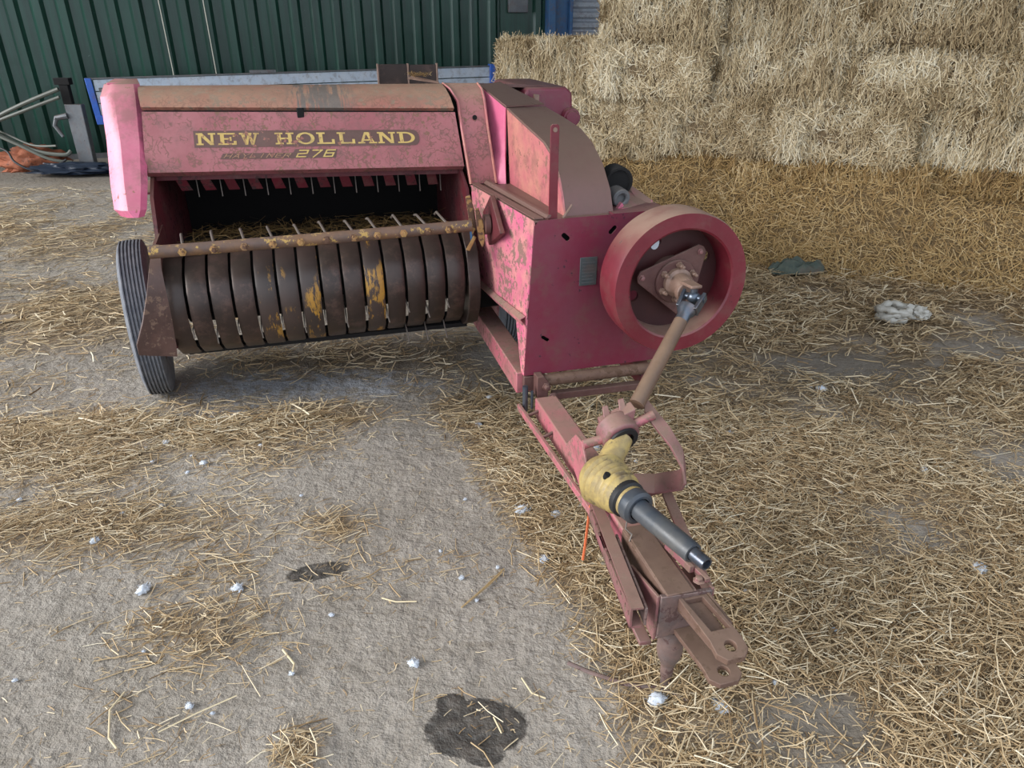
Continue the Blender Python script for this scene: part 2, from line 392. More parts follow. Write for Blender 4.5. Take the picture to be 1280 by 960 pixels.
# ------------------------------------------------------------------ floor layout functions
P0 = np.array((0.0, 6.4)); TD = np.array((.878, -.478)); ND = np.array((-.478, -.878))   # bale stack face line
def ell(x, y, cx, cy, rx, ry, rot=0):
    c, s = math.cos(rot), math.sin(rot); dx = x-cx; dy = y-cy
    u = (dx*c+dy*s)/rx; v = (-dx*s+dy*c)/ry; return np.clip(1.25-np.sqrt(u*u+v*v), 0, 1)
def litter(x, y):
    xb = np.interp(y, [.6, 1.08, 1.3, 1.5, 1.8, 2.1, 2.5, 2.8, 3.2, 4.2], [.34, .30, .30, .22, .10, -.02, -.20, -.36, .1, .4])
    r = np.clip((x-xb)*5+.55, 0, 1)
    r = r*(1-.92*ell(x, y, 1.62, 3.2, .50, .22, -.1))*(1-.55*ell(x, y, .85, 3.35, .4, .3))*(1-.7*ell(x, y, .76, 1.22, .17, .09))*(1-.5*ell(x, y, 1.1, 2.95, .5, .25))
    l = np.maximum.reduce([ell(x, y, -1.65, 2.48, 1.0, .36, .12)*1.0, ell(x, y, -.85, 2.72, .42, .16, .1)*.85, ell(x, y, -1.5, 1.98, .75, .26)*.62,
        ell(x, y, -.86, 1.45, .24, .22, .5)*.85, ell(x, y, -.92, 1.72, .16, .2)*.5, ell(x, y, -.80, 1.17, .13, .10)*.6, ell(x, y, -.5, 1.12, .07, .08)*.8, ell(x, y, -.6, 1.95, .14, .12)*.55,
        ell(x, y, -3.0, 3.95, 1.5, .75)*.95, ell(x, y, -4.2, 5.8, 2.4, 1.4)*.62, ell(x, y, -5.0, 8.0, 3.4, 1.3)*.40, ell(x, y, -.95, 3.35, .9, .25)*.75, ell(x, y, -.15, 3.3, .5, .5)*.8,
        ell(x, y, -3.5, 2.6, 1.5, .9)*.7, ell(x, y, -1.25, 2.1, .4, .35)*.4])
    d = np.maximum(r, l); nz = fbm(x*2.6, y*2.6)
    d = d*np.clip(.35+(nz-.30)*2.6, .12, 1.0)
    return np.clip(np.maximum(d, np.clip((fbm(x*4+9, y*4)-.60)*1.2, 0, .14)), 0, 1)
def mound(x, y):
    px = x-P0[0]; py = y-P0[1]; s = px*TD[0]+py*TD[1]; d = px*ND[0]+py*ND[1]
    wd = np.interp(s, [-.5, .6, 1.4, 2.6, 3.3, 4.2, 6], [.3, .55, .72, .62, .52, .45, .5])*(.85+.3*fbm(x*2, y*2))
    hh = np.interp(s, [-.6, .2, 1.0, 3.0, 3.4, 6], [0, .3, .58, .58, .50, .5])*(.85+.3*fbm(x*3+5, y*3))
    t = np.clip(d/wd, -.2, 1); return np.where(d > -.3, hh*np.clip(1-t, 0, 1)**1.5, 0)
def ground_z(x, y):
    li = litter(x, y)
    g = (fbm(x*1.3, y*1.3)-.5)*.012 + li*.022*fbm(x*9, y*9) + (fbm(x*7, y*7)-.5)*.007
    return g*np.clip((y+6)/3, 0, 1)

# floor mesh
nx, ny = 380, 420
xs = np.concatenate([np.linspace(-12, -4, 50)[:-1], np.linspace(-4, 4.2, 290), np.linspace(4.2, 10, 43)[1:]])
ys = np.concatenate([np.linspace(-6, .5, 26)[:-1], np.linspace(.5, 5.2, 320), np.linspace(5.2, 13, 80)[1:]])
X, Y = np.meshgrid(xs, ys); x = X.ravel(); y = Y.ravel(); nx = len(xs); ny = len(ys)
idx = np.arange(nx*ny).reshape(ny, nx)
F = np.stack([idx[:-1, :-1], idx[:-1, 1:], idx[1:, 1:], idx[1:, :-1]], -1).reshape(-1, 4)
stain = np.maximum.reduce([ell(x, y, -.085, 1.185, .150, .100, .1)*1.1, ell(x, y, -.15, 1.255, .05, .04), ell(x, y, -.60, 1.735, .15, .06, .25)*.8, ell(x, y, -.06, 1.11, .05, .04)])
damp_shade = np.maximum.reduce([ell(x, y, 1.62, 3.15, .6, .35), ell(x, y, .76, 1.2, .25, .14), ell(x, y, -.95, 3.3, 1.0, .45), ell(x, y, .2, 2.9, .8, .7)*.7, ell(x, y, -4.5, 8.6, 4, 1.0)])  # damp spots, plus shade painted under the baler and trailer
lime = np.maximum.reduce([ell(x, y, -.95, 3.02, .75, .2, .05), ell(x, y, -1.2, 2.75, .5, .15)*.7])
me = mesh_np('floor', np.stack([x, y, ground_z(x, y)], 1), F, mats=['floor'], attrs={'litter': litter(x, y), 'stain': stain, 'damp_shade': damp_shade, 'lime': lime})
me.shade_smooth(); fl = bpy.data.objects.new('floor', me); C.objects.link(fl); fl['kind'] = 'structure'

# ------------------------------------------------------------------ loose straw on the floor
rng = np.random.RandomState(11)
def floor_strands(n, xr, yr, lmin, lmax, wmin, wmax, prismatic, power=1.0, lift=.02, base=0.):
    x = rng.uniform(*xr, n); y = rng.uniform(*yr, n)
    keep = rng.rand(n) < np.maximum(litter(x, y)**power, base); x = x[keep]; y = y[keep]
    vis = np.abs(x) < (y*.62+1.0)*1.15; x = x[vis]; y = y[vis]
    m = len(x); th = rng.uniform(0, 2*PI, m)
    flow = rng.rand(m) < .35; th = np.where(flow, .45+rng.normal(size=m)*.45, th)
    li = litter(x, y); tilt = rng.normal(size=m)*.11*(.3+li)
    D = np.stack([np.cos(th)*np.cos(tilt), np.sin(th)*np.cos(tilt), np.sin(tilt)], 1)
    L = rng.uniform(lmin, lmax, m)*np.where(rng.rand(m) < .10, 1.5, 1.); z = ground_z(x, y)+.002+rng.rand(m)**2*lift*(.2+li)+np.abs(np.sin(tilt))*L*.45
    U = np.stack([rng.normal(size=m)*.35, rng.normal(size=m)*.35, np.ones(m)], 1)
    br = np.clip(rng.beta(2.1, 1.7, m)+.12*(fbm(x*2.2+40, y*2.2)-.5)*2, 0, 1)
    return strands(np.stack([x, y, z], 1), D, U, L, rng.uniform(wmin, wmax, m), rng.uniform(.02, .22, m), br, rng, prismatic)
near = floor_strands(60000, (-2.2, 2.4), (.75, 2.7), .025, .095, .0016, .0042, True, 1.2, .035)
chaff = floor_strands(150000, (-2.6, 2.6), (.75, 3.2), .010, .030, .0010, .0026, False, .9, .015, .04)
far = floor_strands(120000, (-6.5, 4.6), (2.6, 7.5), .04, .13, .003, .0062, False, 1.1, .04)
V, F, R = cat([near]); o = bpy.data.objects.new('scattered_straw', mesh_np('scattered_straw', V, F, R, ['litter'])); C.objects.link(o)
tag(o, 'loose straw stalks strewn across the front of the floor', 'straw', kind='stuff')
V, F, R = cat([chaff]); o = bpy.data.objects.new('straw_chaff', mesh_np('straw_chaff', V, F, R, ['litter'])); C.objects.link(o)
tag(o, 'fine short chaff ground into the concrete between the straw', 'chaff', kind='stuff')
V, F, R = cat([far]); o = bpy.data.objects.new('trodden_straw', mesh_np('trodden_straw', V, F, R, ['litter'])); C.objects.link(o)
tag(o, 'trodden straw litter on the floor beside and behind the red baler', 'straw', kind='stuff')

# ------------------------------------------------------------------ straw bales
BL, BH, BD = .90, .38, .46
def bale_mesh(seed, mat, coremat, pv=.55, nface=5200):
    r = np.random.RandomState(seed)
    # lumpy core
    n1, n2, n3 = 22, 10, 12
    bm = bmesh.new(); bmesh.ops.create_cube(bm, size=1)
    bmesh.ops.subdivide_edges(bm, edges=bm.edges[:], cuts=9, use_grid_fill=True)
    for v in bm.verts:
        p = v.co; c = Vector((p.x*BL, p.y*BD, p.z*BH))
        e = Vector((max(0, abs(p.x)-.40)*9, max(0, abs(p.y)-.38)*7, max(0, abs(p.z)-.34)*6)); rd = max(0, (e.x*e.y+e.y*e.z+e.x*e.z))
        c *= (1-.045*rd)
        nn = mn.noise(Vector((c.x*5+seed*7, c.y*5, c.z*5)))*.028+mn.noise(Vector((c.x*14+seed*3, c.y*14, c.z*9)))*.016
        c.y *= .93; c.x *= .975; c.z *= .95; v.co = c+c.normalized()*nn
    bmesh.ops.triangulate(bm, faces=[]); bm.verts.index_update()
    cv = np.array([v.co[:] for v in bm.verts]); cf = np.array([[v.index for v in f.verts] for f in bm.faces]); bm.free()
    parts = []
    flake = (np.arange(9)+r.rand(9)*.5)/9-.5
    def face(n, axis, sgn):
        a = r.uniform(-.5, .5, (n, 3))*np.array([BL, BD, BH])*1.0
        half = (BL, BD, BH)[axis]/2; a[:, axis] = sgn*(half+r.uniform(-.016, .022, n))
        nrm = np.zeros((n, 3)); nrm[:, axis] = sgn
        rd = 0
        for ax in range(3):
            if ax != axis: rd = rd+np.clip(np.abs(a[:, ax])/((BL, BD, BH)[ax]/2)-(.86 if ax == 0 else .66), 0, 1)**2*(3.2 if ax == 0 else 1.1)
        a[:, axis] -= sgn*rd*.5
        # flake seams: pull strands in
        if axis == 1:
            seam = np.min(np.abs((a[:, 0]/BL)[:, None]-flake[None]), 1); a[:, 1] -= sgn*np.clip(.014-seam, 0, .014)*3.2
            a[:, 1] += sgn*(vnoise(a[:, 0]*7+seed*11, a[:, 2]*5+40)-.5)*.085
        th = np.where(r.rand(n) < pv, PI/2+r.normal(size=n)*.42, r.uniform(0, PI, n))
        if axis == 1: D = np.stack([np.cos(th), r.normal(size=n)*.22, np.sin(th)], 1)
        elif axis == 2: D = np.stack([np.cos(th+PI/2), np.sin(th+PI/2), r.normal(size=n)*.2], 1)
        else: D = np.stack([r.normal(size=n)*.25, np.cos(th), np.sin(th)], 1)
        U = nrm+r.normal(size=(n, 3))*.55
        L = r.uniform(.03, .12, n)*np.where(r.rand(n) < .12, 1.6, 1); W = r.uniform(.0022, .0056, n)
        ft = vnoise(a[:, 0]*7+seed*5, a[:, 2]*7+a[:, 1]*5+11)-.5
        return strands(a, D, U, L, W, r.uniform(.02, .28, n), np.clip(r.beta(2.2, 1.6, n)+ft*.75, 0, 1), r)
    parts += [face(nface, 1, -1), face(int(nface*.40), 2, 1), face(int(nface*.20), 2, -1), face(int(nface*.42), 0, -1), face(int(nface*.42), 0, 1), face(int(nface*.15), 1, 1)]
    V, F, R = cat(parts)
    V2 = np.concatenate([cv, V]); F2 = np.concatenate([cf, F+len(cv)]); R2 = np.concatenate([np.zeros(len(cv)), R])
    mi = np.concatenate([np.zeros(len(cf)), np.ones(len(F))])
    return mesh_np('straw_bale', V2, F2, R2, [coremat, mat], mi)
pale = [bale_mesh(s, 'pale', 'palecore', pv) for s, pv in ((1, .75), (2, .45), (3, .8), (4, .3))]
gold = [bale_mesh(s, 'gold', 'goldcore', .5, 3600) for s in (6, 7)]
random.seed(4)
rows = [(0.0, -.10, 6.0, .30, 'gold'), (.285, -.19, 6.0, .37, 'mid'), (.645, -.55, 6.0, .38, 'pale'), (1.02, -.19, 6.0, .38, 'pale'), (1.40, .76, 6.0, .38, 'pale')]
rowname = ['floor course', 'second course', 'third course', 'fourth course', 'top course']
ordn = ['leftmost', 'second', 'third', 'fourth', 'fifth', 'sixth', 'seventh', 'eighth']
for ri, (z, s0, s1, h, kind) in enumerate(rows):
    s = s0; bi = 0
    if ri == 2: s = -.19
    while s < 4.9:
        ln = BL if not (ri in (2,) and bi == 0) else .50
        if ri == 1 and bi == 0: ln = .66
        bank = gold if kind == 'gold' or (kind == 'mid' and bi > 1) else pale
        mesh = bank[(bi*7+ri*3) % len(bank)] if bank is gold else bank[(bi+ri*2+(bi*ri) % 3) % len(bank)]
        o = bpy.data.objects.new('straw_bale', mesh); C.objects.link(o)
        cs = s+ln/2; off = .04*math.sin(cs*2.3+ri*1.7)+random.uniform(-.045, .045)-(.03*ri if ri < 4 else .06)*0
        dep = -(BD/2)+off
        o.location = (P0[0]+TD[0]*cs+ND[0]*dep, P0[1]+TD[1]*cs+ND[1]*dep, z+h/2)
        o.rotation_euler = (random.uniform(-.015, .015), random.uniform(-.02, .02), math.atan2(TD[1], TD[0])+random.uniform(-.03, .03)+(PI if random.random() < .0 else 0))
        o.scale = (ln/BL*1.015, 1, h/BH*1.03)
        col = {'gold': 'golden brown', 'mid': 'brownish', 'pale': 'pale'}[kind]
        tag(o, f'{col} straw bale in the {rowname[ri]} of the stack, {ordn[min(bi, 7)]} from its left end', 'straw bale', 'straw bales stacked along the right side')
        s += ln; bi += 1

# loose straw heap slumped at the foot of the stack
g = .045; xs = np.arange(-1.0, 5.4, g); ys = np.arange(2.6, 7.2, g); X, Y = np.meshgrid(xs, ys); x = X.ravel(); y = Y.ravel()
mz = mound(x, y); idx = np.arange(len(xs)*len(ys)).reshape(len(ys), len(xs))
Fq = np.stack([idx[:-1, :-1], idx[:-1, 1:], idx[1:, 1:], idx[1:, :-1]], -1).reshape(-1, 4)
zz = mz+(fbm(x*9, y*9)-.5)*.05-.012
Fq = Fq[(mz[Fq] > .004).any(1)]
used_i, inv = np.unique(Fq, return_inverse=True); Fq = inv.reshape(Fq.shape)
V0 = np.stack([x, y, zz], 1)[used_i]
n = 95000; x = rng.uniform(-.6, 5.2, n); y = rng.uniform(2.8, 6.8, n); m = mound(x, y); dd = (x-P0[0])*ND[0]+(y-P0[1])*ND[1]
k_ = (m > .008) & (dd > -.05); x = x[k_]; y = y[k_]; m = m[k_]; n = len(x); e = .03
gx = (mound(x+e, y)-m)/e; gy = (mound(x, y+e)-m)/e
Nn = np.stack([-gx, -gy, np.ones(n)], 1); Nn /= np.linalg.norm(Nn, axis=1)[:, None]
rd = rng.normal(size=(n, 3)); D = rd-Nn*(rd*Nn).sum(1)[:, None]*.85
V1, F1, R1 = strands(np.stack([x, y, m+(fbm(x*9, y*9)-.5)*.05+rng.rand(n)*.02-.006], 1), D, Nn+rng.normal(size=(n, 3))*.3, rng.uniform(.035, .13, n), rng.uniform(.0025, .0058, n), rng.uniform(.02, .25, n), np.clip(rng.beta(2, 2, n)+(fbm(x*3, y*3)-.5)*.5, 0, 1), rng)
me = mesh_np('loose_straw_heap', np.concatenate([V0, V1]), np.concatenate([Fq, F1+len(V0)]), np.concatenate([np.zeros(len(V0)), R1]), ['goldcore', 'gold'], np.concatenate([np.zeros(len(Fq)), np.ones(len(F1))]))
o = bpy.data.objects.new('loose_straw_heap', me); C.objects.link(o)
tag(o, 'golden brown loose straw slumped against the foot of the bale stack', 'straw', kind='stuff')

# ------------------------------------------------------------------ shed shell
WA = math.radians(18.0); wall_org = Vector((-5.9, 9.3, 0)); wd_ = Vector((math.cos(WA), math.sin(WA), 0)); wn = Vector((math.sin(WA), -math.cos(WA), 0))
def wpt(s, out, z): return wall_org+wd_*s+wn*out+Vector((0, 0, z))
wall = empty('wall_back'); wall['kind'] = 'structure'
pitch = .262
def corrugated(name, s0, s1, parent, z0=.0, z1=4.4, mat='green'):
    bm = NB(); prof = []; s = s0
    while s < s1-1e-4:
        for ds, dpt in ((0, 0), (.075, 0), (.112, .042), (.187, .042), (.225, 0)):
            prof.append((s+ds, dpt))
        s += pitch
    prof = [p_ for p_ in prof if p_[0] < s1-.001]; prof.append((s1, 0)); cols = [wpt(a, b, 0) for a, b in prof]
    sheet(bm, [[c+Vector((0, 0, z0)) for c in cols], [c+Vector((0, 0, z1)) for c in cols]], .003)
    return link(name, bm, mat, parent, smooth=False)
per = pitch*4; s = -6*per
k = 0
while s < 6.9-.4:
    e_ = min(s+per, 6.02) if s < 6.02 else 6.9
    if s >= 6.02-1e-3: break
    corrugated('wall_sheet', s+.0, s+round((e_-s)/pitch)*pitch+.05, wall); s = s+round((e_-s)/pitch)*pitch
    if (e_-s) < .13: 
        if s > 5.8: break
s_end = s
bm = NB(); # flat panel with top box, then last ribs and blue post
bm2 = NB()
for (a, b, o1, z0, z1) in ((s_end, s_end+.40, .03, .0, 4.4),):
    pts = [wpt(a, 0, z0), wpt(b, 0, z0), wpt(b, 0, z1), wpt(a, 0, z1)]; prism(bm2, pts, wn*o1)
link('flat_panel', bm2, 'green', wall)
bm2 = NB(); prism(bm2, [wpt(s_end+.10, .04, 1.66), wpt(s_end+.38, .04, 1.66), wpt(s_end+.38, .04, 1.95), wpt(s_end+.10, .04, 1.95)], wn*.06)
o = link('junction_box', bm2, 'galv', None, .008); tag(o, 'grey box fixed high on the green wall near the blue post', 'box')
corrugated('wall_sheet', s_end+.40, s_end+.40+pitch*1.0, wall)
ps = s_end+.40+pitch
bm = NB(); sheet(bm, [[wpt(-6.5, .05, .0), wpt(ps, .05, .0)], [wpt(-6.5, .05, .06), wpt(ps, .05, .06)]], .02)
o = link('baseboard_back', bm, 'galv'); o['kind'] = 'structure'
bm = NB()
prism(bm, [wpt(ps, -.05, 0), wpt(ps+.10, -.05, 0), wpt(ps+.10, -.05, 4.4), wpt(ps, -.05, 4.4)], wn*.22)
prism(bm, [wpt(ps+.10, -.02, 0), wpt(ps+.32, -.02, 0), wpt(ps+.32, -.02, 4.4), wpt(ps+.10, -.02, 4.4)], wn*.10)
prism(bm, [wpt(ps+.32, -.05, 0), wpt(ps+.36, -.05, 0), wpt(ps+.36, -.05, 4.4), wpt(ps+.32, -.05, 4.4)], wn*.22)
o = link('trim_1', bm, 'bluesteel', None, .004); o['kind'] = 'structure'
door = empty('door_1'); door['kind'] = 'structure'
s = ps+.40
for i in range(34):
    z = i*.13; bm = NB()
    rws = [[wpt(s, .0, z), wpt(s+4.5, .0, z)], [wpt(s, .0, z+.02), wpt(s+4.5, .0, z+.02)], [wpt(s, .045, z+.05), wpt(s+4.5, .045, z+.05)], [wpt(s, .045, z+.10), wpt(s+4.5, .045, z+.10)], [wpt(s, .0, z+.129), wpt(s+4.5, .0, z+.129)]]
    sheet(bm, rws, .003); link('slat', bm, 'shutter', door, smooth=False)
bm = NB(); sheet(bm, [[wpt(s+4.5, 0, 0), wpt(s+4.5, 0, 4.4)], [wpt(s+4.5, 13, 0), wpt(s+4.5, 13, 4.4)]], .05)
o = link('wall_right', bm, 'shutter'); o['kind'] = 'structure'
bm = NB(); sheet(bm, [[wpt(-3.2, -.1, 4.38), wpt(12, -.1, 4.38)], [wpt(-3.2, 11.0, 5.4), wpt(12+.5, 11.0, 5.4)]], .05)  # unseen shed roof, its open edge placed to let the low sun in
# roof purlin ribs
o = link('ceiling', bm, 'roofm'); o['kind'] = 'structure'
# two pale cords hanging against the green wall
for sx, zb, zt, lab in ((1.72, 1.02, 4.3, 'thin pale cord hanging down the green wall, left of the pair'), (2.22, 1.03, 4.3, 'thin pale cord hanging down the green wall, right of the pair')):
    bm = NB(); tube(bm, [wpt(sx-.02, .10, zt), wpt(sx, .09, 2.4), wpt(sx+.02, .09, zb), wpt(sx+.02, .09, .3)], .006, 6)
    o = link('hanging_cord', bm, NT('pale_cord').fin((.62, .60, .50), .8)); tag(o, lab, 'cord', 'cords hanging on the green wall')
# ------------------------------------------------------------------ flatbed trailer behind the baler
def T(u, out, z): return Vector((u, -out, z))
ta = math.atan2(1.70, 4.42)
tr = empty('flatbed_trailer', (-4.70, 8.62, 0), ta)
tag(tr, 'blue and white drop sided trailer parked against the green wall behind the baler', 'trailer')
Lt = 4.78
def tz(u): return .012*u
for i, (z0, z1) in enumerate(((.60, .715), (.725, .84), (.85, .965))):
    bm = NB()
    prism(bm, [(.06, 0, z0), (Lt-.06, 0, z0+.05), (Lt-.06, 0, z1+.05), (.06, 0, z1)], (0, .03, 0)); link('side_board', bm, 'white', tr, .003)
bm = NB(); prism(bm, [(0, -.012, .97), (Lt, -.012, 1.02), (Lt, -.012, 1.035), (0, -.012, .985)], (0, .055, 0)); link('top_rail', bm, 'galv', tr)
bm = NB(); prism(bm, [(0, -.02, .50), (.06, -.02, .50), (.045, -.02, .985), (-.02, -.02, .985)], (0, .06, 0)); o = link('corner_post', bm, 'brightblue', tr, .004)
bm = NB(); prism(bm, [(Lt-.06, -.03, .5), (Lt+.03, -.03, .5), (Lt+.03, -.03, 1.05), (Lt-.06, -.03, 1.05)], (0, .10, 0)); link('corner_post', bm, 'brightblue', tr, .004)
bm = NB(); prism(bm, [(0, -.022, .50), (Lt, -.022, .53), (Lt, -.022, .60), (0, -.022, .595)], (0, .06, 0)); link('chassis_rail', bm, 'brightblue', tr, .004)
bm = NB(); prism(bm, [(.12, -.03, .42), (Lt-.2, -.03, .45), (Lt-.2, -.03, .48), (.12, -.03, .48)], (0, .08, 0)); link('chassis_rail', bm, 'bluesteel', tr, .004)
bm = NB(); prism(bm, [(.02, 0, .52), (Lt, 0, .56), (Lt, .52, .56), (.02, .52, .52)], (0, 0, .03)); link('deck', bm, 'galv', tr)
bm = NB(); box(bm, (.10, -.03, .84), (.34, -.012, .885)); tube(bm, [(.12, -.035, .862), (.20, -.05, .862), (.22, -.035, .862)], .012, 8); link('latch', bm, 'galv', tr, .003)
bm = NB(); box(bm, (1.72, -.03, 1.0), (2.02, -.012, 1.035)); link('latch', bm, 'galv', tr, .003)
bm = NB(); box(bm, (.16, .0, .14), (.46, .30, .44)); link('battery_box', bm, 'galv', tr, .01)
bm = NB(); box(bm, (.22, -.03, .38), (.25, .0, .50)); link('bracket', bm, 'brightblue', tr)
bm = NB(); box(bm, (.34, -.03, .36), (.36, .0, .50)); link('bracket', bm, 'brightblue', tr)
for u in (2.4, 3.1):
    bm = NB(); lathe(bm, [(.16, 0), (.29, 0), (.31, .03), (.31, .13), (.29, .16), (.16, .16), (.10, .10), (0, .10)], (u, .02, .31), (0, 1, 0), 40); link('tyre', bm, 'rubber', tr)
bm = NB(); box(bm, (2.2, .12, .28), (3.3, .20, .46)); box(bm, (.3, .25, .44), (Lt-.2, .31, .53)); link('axle', bm, 'galv', tr)
# jockey leg standing at the front corner
jl = empty('jack_stand', (-4.90, 8.56, 0), 0)
tag(jl, 'grey steel prop stand with a wide foot at the left end of the trailer', 'jack stand')
bm = NB(); prism(bm, [(-.085, 0, .0), (.085, 0, .0), (.10, 0, .72), (-.09, 0, .72)], (0, .08, 0)); link('outer_leg', bm, 'galv', jl, .008)
bm = NB(); box(bm, (-.10, .01, .72), (.0, .07, .97)); box(bm, (-.14, .0, .92), (.03, .08, .99)); link('inner_leg', bm, 'dark', jl, .005)
bm = NB(); box(bm, (-.30, -.12, 0), (.30, .16, .045)); link('foot_plate', bm, 'galv', jl, .01)
bm = NB(); tube(bm, [(-.08, .0, .60), (-.20, -.02, .58), (-.24, -.02, .50), (-.17, -.03, .38)], [.035, .03, .025, .02], 8); link('crank_handle', bm, 'galv', jl)
def hose(pts, r, mat, lab, grp=None, cat='hose', name='hose'):
    bm = NB(); P = [Vector(p) for p in pts]; out = []
    for i in range(len(P)-1):
        a, b, c, d = P[max(i-1, 0)], P[i], P[i+1], P[min(i+2, len(P)-1)]
        for k in range(6):
            t = k/6; out.append(.5*((2*b)+(-a+c)*t+(2*a-5*b+4*c-d)*t*t+(-a+3*b-3*c+d)*t**3))
    out.append(P[-1]); tube(bm, out, r, 8); o = link(name, bm, mat); tag(o, lab, cat, grp); return o
hose([(-4.98, 8.52, .88), (-5.35, 8.50, .75), (-5.72, 8.5, .60), (-5.86, 8.5, .50), (-5.70, 8.47, .38), (-5.35, 8.42, .24), (-5.05, 8.42, .20), (-4.98, 8.45, .24)], .022, 'hose', 'thick grey green hose looped left of the jack stand, upper loop', 'hoses at the trailer drawbar')
hose([(-4.98, 8.50, .80), (-5.4, 8.46, .66), (-5.80, 8.46, .52), (-5.80, 8.44, .44), (-5.5, 8.40, .30), (-5.2, 8.38, .16), (-4.98, 8.42, .12)], .018, 'hose', 'grey green hose hanging in the lower loop left of the jack stand', 'hoses at the trailer drawbar')
hose([(-6.9, 8.9, .62), (-6.2, 8.75, .52), (-5.75, 8.55, .42), (-5.4, 8.45, .30), (-5.1, 8.4, .30)], .013, 'hose', 'thin grey cable running from the left edge to the jack stand', None, 'cable', 'cable')
hose([(-6.9, 8.7, .40), (-6.2, 8.6, .32), (-5.70, 8.4, .26), (-5.55, 8.3, .14), (-5.35, 8.28, .05), (-5.15, 8.3, .08), (-5.0, 8.35, .16)], .012, 'black', 'thin black cable sagging in front of the orange sack', None, 'cable', 'cable')
def lump(name, mat, c, sx, sy, sz, lab, cat_, seed=0, sub=4, rot=0, f=3., amp=.35, kind=None, fold=0):
    bm = NB(); bmesh.ops.create_icosphere(bm, subdivisions=sub, radius=1)
    R = Matrix.Rotation(rot, 3, 'Z')
    for v in bm.verts:
        p = v.co.copy(); n = mn.noise(p*f+Vector((seed*9.1, 3, 1)))*amp+mn.noise(p*f*2.7+Vector((seed*5, 0, 8)))*amp*.45
        if fold: n += -abs(math.sin(p.x*fold+3*mn.noise(p*2+Vector((seed, 0, 0)))))*.16
        p = p*(1+n); p.z = max(p.z, -.45) ; q = Vector((p.x*sx, p.y*sy, (p.z+.45)*sz)); v.co = R @ q
    o = link(name, bm, mat, None, ang=60); o.location = c; 
    if lab: tag(o, lab, cat_, kind=kind)
    return o
lump('sack', 'orange', (-5.55, 8.62, 0.0), .42, .22, .19, 'crumpled orange woven sack on the floor left of the jack stand', 'sack', 3, 4, .1, fold=6)
lump('tarpaulin', 'navy', (-4.85, 8.28, 0.04), .55, .20, .07, 'dark navy tarpaulin heaped around the foot of the jack stand', 'tarpaulin', 5, 4, .1, fold=7)

# ------------------------------------------------------------------ the baler
B = empty('hay_baler', (.042, 2.262, 0), math.radians(15.5))
tag(B, 'faded red square hay baler with a big flywheel and a drawbar pointing at the viewer', 'baler')
def lerp(a, b, t): return tuple(a[i]+(b[i]-a[i])*t for i in range(3))
# hood front and rolled top, slightly higher at its left end
HL = [(-1.190, .700, 1.040), (-1.190, .676, 1.052), (-1.170, .722, 1.248)]
HR = [(-.062, .645, 1.022), (-.062, .622, 1.034), (-.088, .640, 1.226)]
bm = NB(); sheet(bm, [[lerp(a, b, t/12) for t in range(13)] for a, b in zip(HL, HR)], .006)
hood = link('hood_front_panel', bm, 'hood', B)
TL = [(-1.172, .735, 1.252), (-1.171, .722, 1.264), (-1.175, .745, 1.297), (-1.182, .80, 1.318), (-1.186, .86, 1.323), (-1.19, 1.5, 1.24)]
TR = [(-.092, .652, 1.229), (-.090, .640, 1.240), (-.098, .662, 1.277), (-.105, .72, 1.305), (-.108, .78, 1.316), (-.10, 1.5, 1.23)]
bm = NB(); sheet(bm, [[lerp(a, b, t/12) for t in range(13)] for a, b in zip(TL, TR)], -.006); link('hood_top_panel', bm, 'hoodtop', B)
bm = NB(); prism(bm, [(-1.165, .735, 1.235), (-.09, .655, 1.213), (-.09, .655, 1.25), (-1.165, .735, 1.27)], (0, .02, 0)); prism(bm, [(-.10, .668, 1.03), (-.03, .662, 1.03), (-.05, .735, 1.30), (-.12, .735, 1.30)], (0, .01, 0)); link('hinge_gap_strip', bm, 'dark', B)
bm = NB(); box(bm, (-.655, .672, 1.218), (-.63, .692, 1.252)); link('hood_latch', bm, 'dark', B, .003)
# grey worn-through patch on the roll of the hood is bare sheet steel
def on_hood(u, v, off=.0085, rows=(1, 2), A=HL, Bq=HR):
    """u 0..1 along the hood, v 0..1 up its front"""
    a = Vector(A[rows[0]]).lerp(Vector(Bq[rows[0]]), u); b = Vector(A[rows[1]]).lerp(Vector(Bq[rows[1]]), u)
    n = (Vector(Bq[1])-Vector(A[1])).cross(b-a).normalized()
    if n.y > 0: n = -n
    return a.lerp(b, v)+n*off
def hu(x): return (x-HL[1][0])/(HR[1][0]-HL[1][0])
H1, H2 = .1955, 1.12
def hp(X, Z, off): # X metres from the left end, Z metres up from the lower edge, on the hood face
    return on_hood(X/1.128, Z/.200, off)
bm = NB()
X0, X1 = .168, .975; Zb, Zt = .080, .135
n_ = 10; pts = []
def stripe(x0, x1, z0, z1, off, end_r=True):
    o = []
    for k in range(13): o.append((x0+(x1-x0-.02)*k/12, z0))
    if end_r:
        for k in range(1, 8): a = -PI/2+PI*k/8; o.append((x1-.02+.02*math.cos(a), (z0+z1)/2+(z1-z0)/2*math.sin(a)))
    for k in range(13): o.append((x1-.02-(x1-x0-.02)*k/12, z1))
    return o
def flat(bm, poly, off, t=.0012):
    a = [bm.verts.new(hp(x_, z_, off)) for x_, z_ in poly]; b = [bm.verts.new(hp(x_, z_, off+t)) for x_, z_ in poly]
    bm.faces.new(a); bm.faces.new(b[::-1]); n = len(a)
    for i in range(n): bm.faces.new((a[i], a[(i+1) % n], b[(i+1) % n], b[i]))
flat(bm, stripe(X0, X1, .081, .137, 0), .0070); st_ = link('decal_stripe', bm, 'stripe', B, smooth=False)
